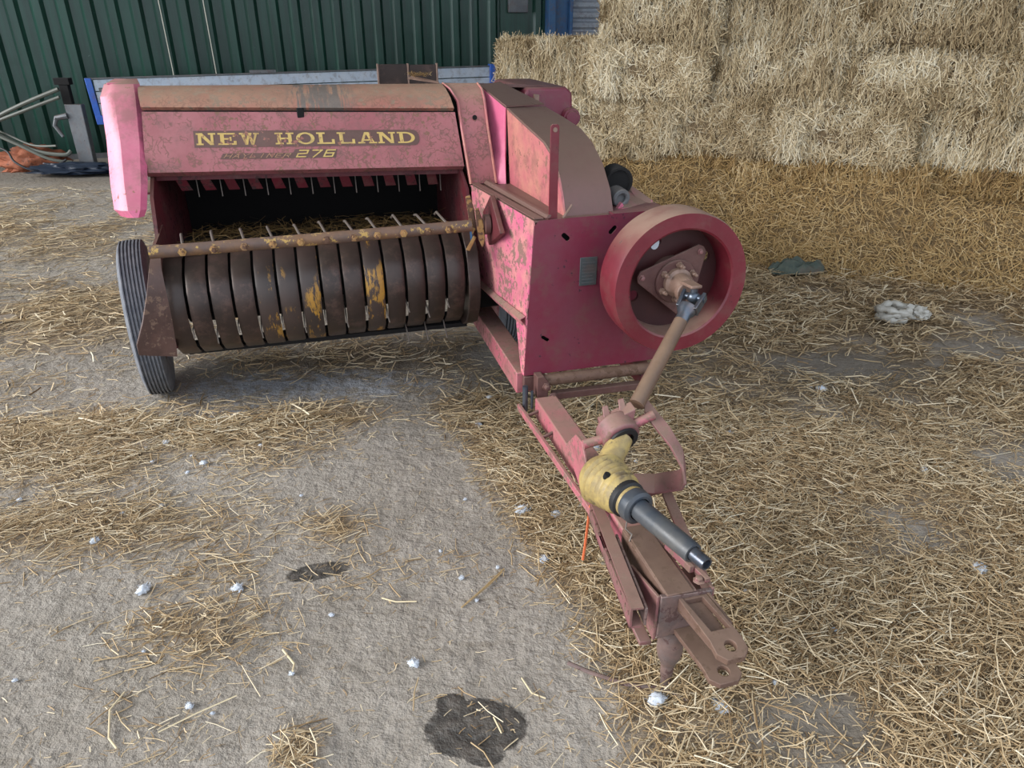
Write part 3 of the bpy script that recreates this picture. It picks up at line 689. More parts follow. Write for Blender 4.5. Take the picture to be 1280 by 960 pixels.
# slab serif capitals from strokes; unit cell 1 wide x 1 high
W_ = .17; T_ = .13
def R_(x0, y0, x1, y1): return [(x0, y0), (x1, y0), (x1, y1), (x0, y1)]
def O_(cx, cy, rx, ry, w1, w2, a0=0, a1=2*PI, n=18):
    segs = []
    for k in range(n):
        a = a0+(a1-a0)*k/n; b = a0+(a1-a0)*(k+1)/n
        segs.append([(cx+math.cos(a)*rx, cy+math.sin(a)*ry), (cx+math.cos(b)*rx, cy+math.sin(b)*ry), (cx+math.cos(b)*(rx-w1), cy+math.sin(b)*(ry-w2)), (cx+math.cos(a)*(rx-w1), cy+math.sin(a)*(ry-w2))])
    return segs
G = {
 'N': [R_(.10, 0, .26, 1), R_(.74, 0, .88, 1), [(.08, 1), (.32, 1), (.90, 0), (.70, 0)], R_(0, 0, .36, T_), R_(0, 1-T_, .26, 1), R_(.62, 1-T_, 1, 1)],
 'E': [R_(.12, 0, .32, 1), R_(0, 0, .95, T_), R_(0, 1-T_, .92, 1), R_(.3, .44, .68, .57), R_(.80, 0, .95, .33), R_(.78, .68, .92, 1), R_(.60, .34, .70, .67)],
 'W': [[(.06, 1), (.26, 1), (.42, 0), (.28, 0)], [(.44, 1), (.56, 1), (.42, 0), (.30, 0)], [(.42, 1), (.60, 1), (.74, 0), (.60, 0)], [(.84, 1), (.96, 1), (.74, 0), (.62, 0)], R_(0, 1-T_, .36, 1), R_(.40, 1-T_, .66, 1), R_(.74, 1-T_, 1.04, 1)],
 'H': [R_(.12, 0, .31, 1), R_(.69, 0, .88, 1), R_(.3, .43, .7, .57), R_(0, 0, .42, T_), R_(0, 1-T_, .42, 1), R_(.58, 0, 1, T_), R_(.58, 1-T_, 1, 1)],
 'O': O_(.5, .5, .50, .52, .20, .13),
 'L': [R_(.12, 0, .32, 1), R_(0, 0, .95, T_), R_(0, 1-T_, .46, 1), R_(.80, 0, .95, .40)],
 'A': [[(.44, 1), (.64, 1), (.94, 0), (.72, 0)], [(.40, 1), (.54, 1), (.26, 0), (.12, 0)], R_(.28, .24, .72, .36), R_(0, 0, .38, T_), R_(.60, 0, 1.04, T_)],
 'D': [R_(.12, 0, .32, 1), R_(0, 0, .5, T_), R_(0, 1-T_, .5, 1)]+O_(.46, .5, .52, .50, .20, .13, -PI/2, PI/2, 12),
}
def lettering(name, text, x0, x1, z0, z1, space=.55, cw=1.0, off=.0086, slant=0, par=None, glyphs=G, gap=.11, mat_='letter'):
    tot = sum((space if ch == ' ' else 1+gap) for ch in text)-gap; u = (x1-x0)/tot; x_ = x0; j = 0
    for ch in text:
        if ch == ' ': x_ += space*u; continue
        bm = NB(); j += 1
        for k, poly in enumerate(glyphs[ch]):
            flat(bm, [(x_+(px+slant*py)*u, z0+py*(z1-z0)) for px, py in poly], off+.00004*(k % 5), .0007)
        x_ += (1+gap)*u
        link(name, bm, mat_, par, smooth=False)
lo = lettering('letter', 'NEW HOLLAND', X0+.008, X1-.016, .089, .129, .75, par=B)
# model line below: outlined slanted capitals
def seg(pts, w=.10):
    o = []
    for a, b in zip(pts, pts[1:]):
        dx, dy = b[0]-a[0], b[1]-a[1]; l = math.hypot(dx, dy) or 1; nx_, ny_ = -dy/l*w/2, dx/l*w/2; ex, ey = dx/l*w*.4, dy/l*w*.4
        o.append([(a[0]-nx_-ex, a[1]-ny_-ey), (b[0]-nx_+ex, b[1]-ny_+ey), (b[0]+nx_+ex, b[1]+ny_+ey), (a[0]+nx_-ex, a[1]+ny_-ey)])
    return o
G2 = {'H': seg([(.08, 0), (.08, 1)])+seg([(.9, 0), (.9, 1)])+seg([(.1, .5), (.9, .5)]), 'A': seg([(.05, 0), (.5, 1), (.95, 0)])+seg([(.25, .35), (.75, .35)]),
 'Y': seg([(.05, 1), (.5, .5), (.95, 1)])+seg([(.5, .5), (.5, 0)]), 'L': seg([(.08, 1), (.08, .05), (.9, .05)]), 'I': seg([(.5, 0), (.5, 1)]),
 'N': seg([(.08, 0), (.08, 1), (.9, 0), (.9, 1)]), 'E': seg([(.9, .95), (.08, .95), (.08, .05), (.9, .05)])+seg([(.08, .5), (.75, .5)]),
 'R': seg([(.08, 0), (.08, .95), (.85, .95), (.85, .5), (.08, .5)])+seg([(.5, .5), (.9, 0)]),
 '2': seg([(.08, .93), (.9, .93), (.9, .52), (.08, .48), (.08, .07), (.92, .07)], .16), '7': seg([(.05, .93), (.92, .93), (.40, 0)], .16),
 '6': seg([(.9, .93), (.1, .93), (.1, .07), (.9, .07), (.9, .52), (.1, .52)], .16)}
bm = NB(); flat(bm, [(.250, .040), (.655, .040), (.665, .070), (.515, .072), (.505, .060), (.262, .060)], .0068, .0006); link('decal_stripe', bm, 'stripe', B, smooth=False)
M['thin'] = paint('thin_pale_lettering', (.50, .30, .14), (.40, .20, .12), .60, (.3, .14, .1), 0)
lo2 = lettering('letter', 'HAYLINER', .262, .490, .044, .058, slant=.5, par=B, glyphs=G2, gap=.25, mat_=M['thin'])
lo3 = lettering('letter', '276', .512, .645, .043, .069, slant=.45, par=B, glyphs=G2, gap=.30)
# rust streak patch and clamp marks on the roll of the hood
bm = NB()
def rp(u, v, off): return on_hood(u, v, off, (1, 3), TL, TR)
for (u0, u1, v0, v1) in ((.485, .525, .0, .60), (.53, .60, .15, .62), (.61, .655, .0, .5)):
    q = [rp(u0, v0, .012), rp(u1, v0, .012), rp(u1, v1, .012), rp(u0, v1, .012)]
# right corner shield
rowsL = [(-.104, .80, 1.316), (-.090, .72, 1.300), (-.073, .675, 1.262), (-.070, .632, 1.17), (-.060, .605, 1.07), (-.050, .585, .972)]
rowsR = [(.037, .80, 1.314), (.036, .72, 1.298), (.033, .675, 1.268), (.034, .632, 1.178), (.044, .605, 1.07), (.054, .585, .970)]
bm = NB(); sheet(bm, [[a, lerp(a, b, .5), b] for a, b in zip(rowsL, rowsR)], .008); cs = link('corner_shield', bm, 'hood', B)
bm = NB(); tube(bm, [Vector(a)+Vector((.004, -.006, 0)) for a in rowsL], .0045, 6); link('edge_bead', bm, 'salmon', cs)
bm = NB(); tube(bm, [Vector(a)+Vector((0, -.006, 0)) for a in rowsR], .0045, 6); link('edge_bead', bm, 'salmon', cs)
bm = NB(); lathe(bm, [(0, 0), (.009, 0), (.009, .002), (.004, .003), (0, .001)], (-.012, .640, 1.205), (0, -1, .1), 14); link('plug', bm, 'dark', cs)
# roof behind
bm = NB(); prism(bm, [(-.10, .80, 1.305), (-.10, 1.6, 1.20), (.46, 1.6, 1.18), (.46, 1.02, 1.268), (.16, .92, 1.29)], (0, 0, .012)); link('roof_sheet', bm, 'brown', B)
# left end guard
def guard_ring(y_off, z, xl, xr, d): pass
bm = NB(); rws = []
for (z, yf, xl, xr) in ((1.338, .90, -1.275, -1.20), (1.325, .84, -1.30, -1.185), (1.29, .80, -1.312, -1.180), (1.15, .71, -1.305, -1.182), (1.02, .62, -1.305, -1.190), (.945, .565, -1.300, -1.200), (.925, .56, -1.285, -1.212)):
    rws.append([(xr+.0, yf+.02, z), (xr-.015, yf, z), (xl+.05, yf, z), (xl+.03, yf+.012, z), (xl, yf+.05, z), (xl, yf+.35, min(z, 1.25))])
sheet(bm, rws, .006)
eg = link('end_guard', bm, 'pink', B, ang=24)
bm = NB(); prism(bm, [(-1.29, .86, 1.329), (-1.20, .86, 1.330), (-1.20, 1.18, 1.26), (-1.29, 1.18, 1.26)], (0, 0, .006)); box(bm, (-1.30, .92, .93), (-1.20, 1.2, .936)); link('guard_cap', bm, 'pink', eg, .002)
# feeder housing walls (dark mouth)
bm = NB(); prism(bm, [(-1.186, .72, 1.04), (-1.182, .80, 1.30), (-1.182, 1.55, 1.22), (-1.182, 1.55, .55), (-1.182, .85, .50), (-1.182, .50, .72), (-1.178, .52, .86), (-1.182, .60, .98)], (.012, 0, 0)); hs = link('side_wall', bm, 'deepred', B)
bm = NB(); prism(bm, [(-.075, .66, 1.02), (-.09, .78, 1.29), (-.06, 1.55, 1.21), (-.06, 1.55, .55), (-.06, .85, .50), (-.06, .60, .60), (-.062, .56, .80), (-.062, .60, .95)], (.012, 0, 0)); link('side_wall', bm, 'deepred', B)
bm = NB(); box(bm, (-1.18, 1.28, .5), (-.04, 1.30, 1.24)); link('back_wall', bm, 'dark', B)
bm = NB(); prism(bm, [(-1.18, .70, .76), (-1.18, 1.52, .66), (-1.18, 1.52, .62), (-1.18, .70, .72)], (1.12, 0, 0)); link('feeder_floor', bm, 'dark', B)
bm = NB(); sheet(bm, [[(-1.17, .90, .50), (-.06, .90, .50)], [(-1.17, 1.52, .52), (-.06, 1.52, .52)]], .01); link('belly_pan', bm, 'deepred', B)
# stray straw lying on the feeder floor inside the mouth, coloured dark for the shade there
rs_ = np.random.RandomState(3); n = 700; xx = rs_.uniform(-1.12, -.1, n); yy = rs_.uniform(.76, 1.2, n); th = rs_.uniform(0, PI, n)
V, F, R = strands(np.stack([xx, yy, .78-(yy-.74)*.12-.012+rs_.rand(n)**2*.03], 1), np.stack([np.cos(th), np.sin(th), rs_.normal(size=n)*.15], 1), np.tile([0, 0, 1.], (n, 1))+rs_.normal(size=(n, 3))*.4, rs_.uniform(.04, .14, n), rs_.uniform(.002, .004, n), rs_.uniform(.05, .3, n), rs_.beta(1.3, 4, n)*.3, rs_)
o = bpy.data.objects.new('straw_wad', mesh_np('straw_wad', V, F, R, ['gold'])); C.objects.link(o); o.parent = B; o['kind'] = 'stuff'
# lip tabs and hanging feeder tines
bm = NB(); prism(bm, [(-1.175, .74, 1.035), (-.07, .68, 1.018), (-.07, .68, .995), (-1.175, .74, 1.012)], (0, .01, 0)); link('lip_bar', bm, 'deepred', B)
for i in range(12):
    x_ = -1.11+i*.083; z_ = 1.012-.0015*i; y_ = .735-.004*i; bm = NB()
    prism(bm, [(x_, y_, z_), (x_+.035, y_, z_), (x_+.048, y_+.03, z_-.045), (x_-.002+.012, y_+.03, z_-.045)], (0, .006, 0)); link('lip_tab', bm, 'deepred', B)
    bm = NB(); tube(bm, [(x_+.062, y_+.06, z_), (x_+.063, y_+.055, z_-.075)], .0021, 6); link('feeder_tine', bm, 'tine', B)
bm = NB(); tube(bm, [(-1.17, .84, 1.02), (-.08, .80, 1.01)], .012, 8); link('tine_shaft', bm, 'rust', B)
# pickup: curved bands round the drum with tines between
bx0, pit = -1.165, .0750
arc = [(.78, .70), (.68, .765), (.58, .800), (.48, .805), (.41, .765), (.372, .71), (.362, .64), (.378, .565), (.42, .495), (.49, .445), (.58, .425)]
bands = []
for i in range(14):
    x0_ = bx0+i*pit; wdt = .0655; bm = NB()
    dz = .012*(i-6)/6; rr = []
    for (yy_, zz_) in arc: rr.append([(x0_, yy_, zz_+dz), (x0_+wdt*.12, yy_-.006, zz_+dz), (x0_+wdt*.88, yy_-.006, zz_+dz), (x0_+wdt, yy_, zz_+dz)])
    sheet(bm, rr, .004); o = link('stripper_band', bm, 'bandy' if i in (4, 5, 6, 9) else 'band', B, ang=60)
    if i in (4, 5, 6, 9): o['label'] = 'brown stripper band with remains of yellow paint'
bm = NB(); lathe(bm, [(0, 0), (.13, 0), (.13, 1.03), (0, 1.03)], (-1.13, .63, .64), (1, 0, 0), 28); link('pickup_drum', bm, 'dark', B)
bm = NB(); tube(bm, [(-1.16, .54, .445), (-.08, .54, .465)], .016, 10); box(bm, (-1.15, .52, .415), (-.09, .60, .432)); link('drum_bar', bm, 'dark', B)
for i in range(13):
    xt = bx0+(i+1)*pit-.0045; bm = NB(); dz = .012*(i-6)/6
    a = (-.35, -.15, .2)[i % 3]; y_ = .372; z_ = .62
    tube(bm, [(xt, .50, .60+dz), (xt, .372, .575-.03*(i % 2)+dz), (xt+.004, .350, .555-.03*(i % 2)+dz)], .0024, 6); 
    if i > 9: link('pickup_tine', bm, 'tine', B); bm = NB(); tube(bm, [(xt, .50, .47+dz), (xt+.005, .43, .40+dz)], .0028, 6)
    link('pickup_tine', bm, 'tine', B)
# rounded end plates
def endplate(x_, t, mat, yz, name):
    bm = NB(); prism(bm, [(x_, a, b) for a, b in yz], (t, 0, 0)); return link(name, bm, mat, B, .003, ang=50)
endplate(-.112, .045, 'band', [(.80, .72), (.68, .79), (.56, .825), (.46, .82), (.39, .765), (.352, .66), (.352, .60), (.372, .54), (.42, .475), (.50, .435), (.70, .42), (.85, .5)], 'drum_end_plate')
# flare sheet at the left
bm = NB()
fl_ = [[(-1.168, .42, .865), (-1.145, .40, .865)], [(-1.178, .35, .82), (-1.143, .335, .80)], [(-1.196, .30, .73), (-1.142, .325, .73)], [(-1.225, .285, .64), (-1.145, .335, .63)], [(-1.258, .28, .565), (-1.150, .335, .53)], [(-1.262, .29, .525), (-1.155, .335, .488)]]
sheet(bm, [[a, lerp(a, b, .5), b] for a, b in fl_], .008); link('flare_sheet', bm, 'flare', B, ang=60)
bm = NB(); prism(bm, [(-1.172, .42, .86), (-1.172, .62, .88), (-1.172, .82, .62), (-1.172, .55, .44), (-1.172, .38, .50), (-1.172, .37, .70)], (.010, 0, 0)); link('drum_side_plate', bm, 'deepred', B)
# wind guard bar with rods and bolts
ra, rb = Vector((-1.160, .30, .868)), Vector((-.110, .30, .884))
bm = NB(); tube(bm, [ra, ra.lerp(rb, .5)+Vector((0, 0, -.002)), rb], .0205, 16); bar = link('wind_guard_bar', bm, 'reelbar', B)
ux = [.095, .185, .275, .36, .445, .525, .61, .685, .77, .85, .92]
for i, u in enumerate(ux):
    p = ra.lerp(rb, u); bm = NB(); lathe(bm, [(0, 0), (.0135, 0), (.0135, .005), (.008, .006), (.007, .014), (0, .014)], p+Vector((0, -.019, -.002)), (0, -1, .1), 6)
    bm2 = NB(); q = p+Vector((0, .012, .012)); tube(bm2, [q, q+Vector((-.012-.001*i, .08, .010+.003*(i % 3)+.001*i)), q+Vector((-.02, .13+.01*(i % 2), .004))], .0045, 8)
    link('bolt', bm, 'rustyellow', bar); link('guard_rod', bm2, 'tine', bar)
# guard bar arm: flaking yellow ratchet plates
arm = empty('lift_arm'); arm.parent = B
for (P, t) in (([(-.128, .30, .985), (-.112, .30, .990), (-.098, .30, .935), (-.092, .30, .875), (-.108, .30, .845), (-.118, .30, .90)], .012), ([(-.10, .28, .945), (-.088, .28, .948), (-.070, .28, .89), (-.066, .28, .835), (-.075, .28, .805), (-.090, .28, .84)], .012), ([(-.135, .29, .80), (-.120, .29, .795), (-.095, .29, .842), (-.105, .29, .85)], .010)):
    bm = NB(); prism(bm, P, (.004, t, 0)); link('ratchet_plate', bm, 'rustyellow', arm, .002)
bm = NB(); lathe(bm, [(0, 0), (.035, 0), (.035, .018), (.018, .020), (.018, .05), (0, .05)], (-.045, .30, .885), (-1, 0, 0), 20); link('pivot_boss', bm, 'rustred', arm)
bm = NB(); prism(bm, [(-.040, .16, .885), (-.040, .30, .985), (-.040, .42, .90), (-.040, .33, .80)], (.018, 0, 0)); link('pivot_plate', bm, 'deepred', arm, .003)
bm = NB(); prism(bm, [(-.118, .296, .885), (-.112, .296, .885), (-.106, .296, .83), (-.114, .296, .83)], (0, .002, 0)); link('blue_tape', bm, 'bluesteel', arm)
# drive box ------------------------------------------------------------
bm = NB(); X_, Z_ = (1, 0, 0), (0, 0, 1)
outl = [(0.0, 0, .420), (.500, 0, .425), (.500, 0, .970), (.047, 0, .962), (.030, 0, .945)]
hl = [slot((.137, 0, .903), .018, .008, X_, Z_, -.75), slot((.300, 0, .915), .018, .008, X_, Z_, .8), slot((.075, 0, .553), .022, .006, X_, Z_, -.6)]
holed(bm, [outl]+hl, (0, .005, 0)); fp = link('front_panel', bm, 'crimson', B, ang=20)
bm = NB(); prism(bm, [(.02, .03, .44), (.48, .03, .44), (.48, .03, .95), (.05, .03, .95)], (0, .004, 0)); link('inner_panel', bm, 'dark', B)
bm = NB(); box(bm, (.190, -.004, .733), (.250, .0, .830)); dp = link('data_plate', bm, 'plate', B, .001)
for i in range(7):
    bm = NB(); box(bm, (.197, -.0048, .742+i*.0115), (.243-.004*(i % 3), -.0038, .7445+i*.0115)); link('print_line', bm, 'galv', dp, smooth=False)
for c_ in ((.01, .52), (.012, .66), (.013, .80), (.49, .60)): pass
bm = NB(); sheet(bm, [[(.028, .0, .962), (-.010, .28, .968), (-.050, .56, .972)], [(.020, .0, .80), (-.020, .30, .78), (-.035, .59, .76)], [(.004, .0, .628), (-.010, .30, .60), (-.012, .60, .570)]], -.005); sp_ = link('side_panel', bm, 'pinkworn', B, ang=60)
bm = NB(); sheet(bm, [[(.003, .0, .64), (-.012, .30, .612), (-.014, .60, .582)], [(-.014, .0, .632), (-.028, .30, .604), (-.030, .60, .574)], [(-.004, .0, .612), (-.016, .30, .588), (-.018, .60, .558)]], .004); link('side_flange', bm, 'pinkworn', B)
bm = NB(); prism(bm, [(.006, .002, .63), (.0, .11, .60), (-.002, .03, .42), (.0, .002, .42)], (.006, 0, 0)); link('side_gusset', bm, 'pinkworn', B)
bm = NB(); sheet(bm, [[(-.050, .575, .970), (.11, .575, .966)], [(.030, .0, .962), (.30, .0, .962)]], .006); bt = link('box_top', bm, 'brown', B)
bm = NB(); prism(bm, [(.068, .0, .968), (.075, .0, .976), (.012, .575, .984), (.002, .575, .974)], (.012, 0, 0)); prism(bm, [(.03, .002, .966), (.06, .002, .966), (-.02, .57, .974), (-.045, .57, .974)], (0, 0, .004)); link('top_rib', bm, 'brown', bt)
bm = NB(); prism(bm, [(.50, .0, .43), (.50, .6, .50), (.50, .6, .96), (.50, .0, .968)], (.006, 0, 0)); sheet(bm, [[(.30, .0, .962), (.50, .0, .965)], [(.30, .62, .95), (.50, .62, .95)]], .006); link('side_panel', bm, 'crimson', B)
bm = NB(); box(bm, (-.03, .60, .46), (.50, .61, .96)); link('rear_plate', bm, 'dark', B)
# tall belt guard
gl = [(.098, .585, 1.241), (.110, .40, 1.205), (.126, .22, 1.168), (.133, .150, 1.135), (.137, .095, 1.085), (.1395, .055, 1.02), (.141, .032, .962)]
gr = [(.315, .80, 1.222), (.315, .56, 1.205), (.315, .37, 1.186), (.315, .255, 1.155), (.315, .150, 1.100), (.315, .075, 1.03), (.315, .036, .955)]
bm = NB(); sheet(bm, [[a, lerp(a, b, .5), b] for a, b in zip(gl, gr)], .004); tg = link('belt_guard', bm, 'brown', B, ang=50)
bm = NB(); prism(bm, gl+[(.110, .585, .945)], (.006, 0, 0)); link('guard_side', bm, 'salmon', tg)
bm = NB(); prism(bm, gr+[(.315, .80, .93)], (-.006, 0, 0)); link('guard_side', bm, 'brown', tg)
bm = NB(); sheet(bm, [[(.040, .76, 1.306), (.0965, .583, 1.2415)], [(.050, .70, 1.10), (.094, .582, 1.08)], [(.056, .583, .968), (.093, .582, .944)]], -.005); link('guard_wing', bm, 'pink', B)
bm = NB(); prism(bm, [(.036, .76, 1.306), (.16, .92, 1.304), (.290, .86, 1.238), (.315, .805, 1.226), (.0965, .583, 1.243)], (0, .0, .005)); link('guard_top', bm, 'brown', B)
bm = NB(); prism(bm, [(.285, .84, 1.238), (.305, .84, 1.236), (.305, .84, 1.262), (.285, .84, 1.264)], (0, .02, 0)); link('bracket', bm, 'hubtan', B)
bm = NB(); prism(bm, [(.082, .012, .955), (.1105, .012, .955), (.1095, .012, 1.243), (.103, .012, 1.249), (.088, .012, 1.249), (.082, .012, 1.243)], (0, .006, 0)); stp = link('strap', bm, 'wheelred', B, .001)
bm = NB(); lathe(bm, [(0, 0), (.007, 0), (.007, .002), (0, .002)], (.096, .012, 1.233), (0, -1, 0), 14); link('rivet', bm, 'hubtan', stp)
bm = NB(); tube(bm, [(.125, .0, .966), (.146, .01, .985), (.160, .015, 1.002)], .004, 6); link('split_pin', bm, 'hubtan', B)
# rear casing and bale chamber
bm = NB(); cz = [(.255, .90, .93), (.255, .90, 1.25), (.275, .90, 1.285), (.440, .90, 1.285), (.470, .90, 1.262), (.478, .90, 1.15), (.52, .90, 1.04), (.53, .90, .93)]
prism(bm, cz, (0, .55, 0)); rc = link('rear_casing', bm, 'crimson', B, .012, ang=50)
bm = NB(); lathe(bm, [(0, .02), (.026, .02), (.030, .012), (.036, .012), (.040, 0), (.040, -.08)], (.462, .885, 1.165), (0, -1, 0), 28); link('casing_boss', bm, 'crimson', rc)
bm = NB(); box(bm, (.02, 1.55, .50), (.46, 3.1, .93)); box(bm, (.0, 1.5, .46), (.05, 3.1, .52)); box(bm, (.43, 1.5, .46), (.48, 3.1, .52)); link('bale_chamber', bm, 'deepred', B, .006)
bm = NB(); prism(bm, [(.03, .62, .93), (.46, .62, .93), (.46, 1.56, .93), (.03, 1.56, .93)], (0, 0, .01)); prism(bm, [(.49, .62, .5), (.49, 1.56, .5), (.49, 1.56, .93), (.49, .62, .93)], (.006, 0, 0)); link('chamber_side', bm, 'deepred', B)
# gearbox hub right of the guard
bm = NB(); lathe(bm, [(0, .0), (.036, .0), (.040, -.008), (.046, -.008), (.050, 0), (.050, .07), (0, .07)], (.372, .14, 1.040), (.1, 1, 0), 24); gb = link('gearbox', bm, 'dark', B)
bm = NB(); lathe(bm, [(.016, .0), (.020, -.004), (.029, -.004), (.032, .0), (.034, .09), (.0, .09)], (.368, .10, .992), (-.1, 1, .1), 20); lathe(bm, [(0, .01), (.016, .01), (.016, 0)], (.368, .10, .992), (-.1, 1, .1), 20); link('shaft_end', bm, 'galv', gb)
bm = NB(); box(bm, (.34, .15, .95), (.42, .30, 1.06)); link('gear_housing', bm, 'rust', gb, .01)
bm = NB(); sheet(bm, [[(.335, .10, .930), (.355, .06, .963), (.47, .10, .958)], [(.35, .28, .95), (.38, .28, .985), (.49, .28, .985)]], .006); prism(bm, [(.335, .07, .955), (.345, .07, .955), (.365, .07, .975), (.358, .07, .985)], (0, .02, 0)); prism(bm, [(.455, .10, .945), (.495, .10, .938), (.488, .12, .975), (.455, .26, 1.01)], (.006, 0, 0)); link('fender_lip', bm, 'pink', B)
# flywheel ------------------------------------------------------------
FC = Vector((.434, 0, .795)); ax = (0, -1, 0)
bm = NB(); lathe(bm, [(.218, .125), (.224, .130), (.226, .150), (.226, .235), (.222, .250), (.178, .250), (.172, .246), (.168, .185), (.168, .135), (.172, .125)], FC, ax, 96, closed=True); fw = link('flywheel', bm, 'wheelred', B, ang=30)
def fp_(r, a, y): return FC+Vector((math.cos(a)*r, y, math.sin(a)*r))
U_, V_ = (1, 0, 0), (0, 0, 1)
outl = [fp_(.171, 2*PI*k/64, -.160) for k in range(64)]
hls = [circ(fp_(.132, a, -.160), .019, U_, V_, 16) for a in (math.radians(115), math.radians(25), math.radians(205), math.radians(295))]
bm = NB(); holed(bm, [outl]+hls, (0, .012, 0)); link('flywheel_web', bm, 'web', fw, ang=25)
bm = NB(); a = math.radians(118); bmc = circ(fp_(.128, a, -.1615), .015, U_, V_, 14, .020); prism(bm, bmc, (0, -.001, 0))
link('paint_chip', bm, 'fluff', fw)
# triangular clutch plate with bolts, turned on the wheel
pl = []
for ang_, rr in ((49, .136), (171, .132), (291, .132)):
    for dlt in (-8, 0, 8): pl.append(fp_(rr-(0 if dlt == 0 else .004), math.radians(ang_+dlt), -.205))
bm = NB(); prism(bm, pl, (0, .008, 0)); tp = link('clutch_plate', bm, 'rustred', fw, .002)
bm = NB(); lathe(bm, [(0, .158), (.070, .158), (.070, .212), (.067, .216), (0, .216)], FC, ax, 36); link('clutch_disc', bm, 'rustred', fw)
for k in range(6):
    a = math.radians(28+k*60); bm = NB(); bolt(bm, fp_(.055, a, -.215), ax, .0075, .026); lathe(bm, [(0, 0), (.005, 0), (.005, .035), (0, .037)], fp_(.055, a, -.215), ax, 10); link('bolt', bm, 'hubtan', fw)
for ang_ in (49, 171, 291):
    bm = NB(); bolt(bm, fp_(.117, math.radians(ang_), -.205), ax, .007, .010); link('bolt', bm, 'frame', fw)
bm = NB(); lathe(bm, [(0, .21), (.046, .21), (.046, .232), (.036, .238), (.034, .270), (.030, .285), (0, .285)], FC, ax, 28); link('hub', bm, 'hubtan', fw)
bm = NB(); lathe(bm, [(.0, .05), (.03, .05), (.03, .16), (0, .16)], FC, (0, -1, 0), 16); link('wheel_shaft', bm, 'steel', fw)
# universal joint and shaft to the drawbar bearing
J = Vector((.430, -.335, .785)); E1 = Vector((.168, -.545, .565))
bm = NB()
for s_ in (1, -1):
    prism(bm, [(J.x-.020, J.y+.055, J.z+s_*.026), (J.x+.020, J.y+.055, J.z+s_*.026), (J.x+.018, J.y-.014, J.z+s_*.030), (J.x-.018, J.y-.014, J.z+s_*.030)], (0, 0, s_*.010))
lathe(bm, [(0, 0), (.033, 0), (.033, .022), (0, .022)], (J.x, J.y+.062, J.z), ax, 20); uj = link('joint_yoke', bm, 'hubtan', B, .003)
dd = (E1-J).normalized(); uu, vv = frame_of(dd)
bm = NB(); lathe(bm, [(0, -.036), (.011, -.036), (.011, .036), (0, .036)], J, (0, 0, 1), 14); lathe(bm, [(0, -.038), (.011, -.038), (.011, .038), (0, .038)], J, uu, 14); bmesh.ops.create_icosphere(bm, subdivisions=2, radius=.020, matrix=Matrix.Translation(J)); link('joint_cross', bm, 'steel', B)
bm = NB()
for s_ in (1, -1):
    q = [J-dd*.014+uu*s_*.027-vv*.016, J-dd*.014+uu*s_*.027+vv*.016, J+dd*.052+uu*s_*.022+vv*.018, J+dd*.052+uu*s_*.022-vv*.018]; prism(bm, q, uu*s_*.010)
lathe(bm, [(0, .040), (.030, .040), (.028, .058), (.020, .072), (.020, .105), (.0, .105)], J, dd, 20); link('joint_yoke', bm, 'steel', B, .002)
bm = NB(); tube(bm, [J+dd*.095, E1], [.0205, .0225], 24); link('drive_shaft', bm, 'shaft', B)
# frame and drawbar ------------------------------------------------------
bm = NB(); box(bm, (-.022, .02, .345), (.055, 1.6, .425)); fb = link('main_frame_beam', bm, 'framepink', B, .004)
bm = NB(); box(bm, (.0, .0, .36), (.05, .05, .415)); link('beam_end', bm, 'rustred', B, .003)
bm = NB(); tube(bm, [(.060, -.012, .400), (.50, -.012, .398)], .021, 12); link('cross_tube', bm, 'rust', B)
bm = NB(); prism(bm, [(.10, -.03, .352), (.49, -.03, .347), (.49, -.03, .322), (.10, -.03, .325)], (0, .03, 0)); link('cross_brace', bm, 'rustred', B, .003)
bm = NB(); box(bm, (.44, -.02, .33), (.50, 1.5, .39)); link('main_frame_beam', bm, 'deepred', B, .004)
bm = NB(); prism(bm, [(.035, -.045, .43), (.06, -.045, .43), (.075, -.045, .41), (.075, -.045, .35), (.035, -.045, .35)], (0, .05, 0)); bolt(bm, (.068, -.045, .392), (0, -1, 0), .011, .02); bolt(bm, (.092, -.050, .352), (0, -1, 0), .012, .022); hb = link('hitch_pivot_bracket', bm, 'rustred', B, .002)
bm = NB(); tube(bm, [(-.004, -.03, .30), (-.004, -.03, .395)], .010, 12); tube(bm, [(.018, -.04, .31), (.018, -.04, .38)], .005, 8); link('pivot_pin', bm, 'steel', B)
bm = NB(); prism(bm, [(.022, -.06, .290), (.022, -.06, .362), (.034, -1.05, .346), (.034, -1.05, .270)], (.078, 0, 0)); db = link('drawbar_beam', bm, 'framepink', B, .005)
bm = NB(); prism(bm, [(.032, -.80, .350), (.098, -.80, .350), (.100, -1.055, .346), (.032, -1.055, .346)], (0, 0, .006)); box(bm, (.030, -1.05, .27), (.104, -.80, .35)); link('inner_beam', bm, 'rust', B, .003)
# lower rail alongside the drawbar, then the pierced channel
bm = NB(); prism(bm, [(-.030, -.02, .325), (-.018, -.02, .325), (.010, -.66, .318), (-.002, -.66, .318)], (0, 0, -.018)); prism(bm, [(-.030, -.02, .307), (-.018, -.02, .307), (.010, -.66, .300), (-.002, -.66, .300)], (0, 0, -.006)); link('lower_rail', bm, 'framepink', B, .002)
bm = NB(); tube(bm, [(-.020, -.10, .316), (.025, -.10, .33)], .006, 8); tube(bm, [(-.008, -.25, .316), (.028, -.25, .33)], .006, 8); link('rail_spacer', bm, 'rustred', B)
A0, A1 = Vector((.000, -.640, .340)), Vector((-.060, -1.062, .338))
dv = (A1-A0).normalized(); sv = Vector((dv.y, -dv.x, 0)); sv = sv if sv.x > 0 else -sv
hl = [circ(A0+dv*t+Vector((0, 0, -.022)), .0055, dv, (0, 0, 1), 10) for t in (.03, .09, .125, .19, .235, .31, .345, .385, .41)]
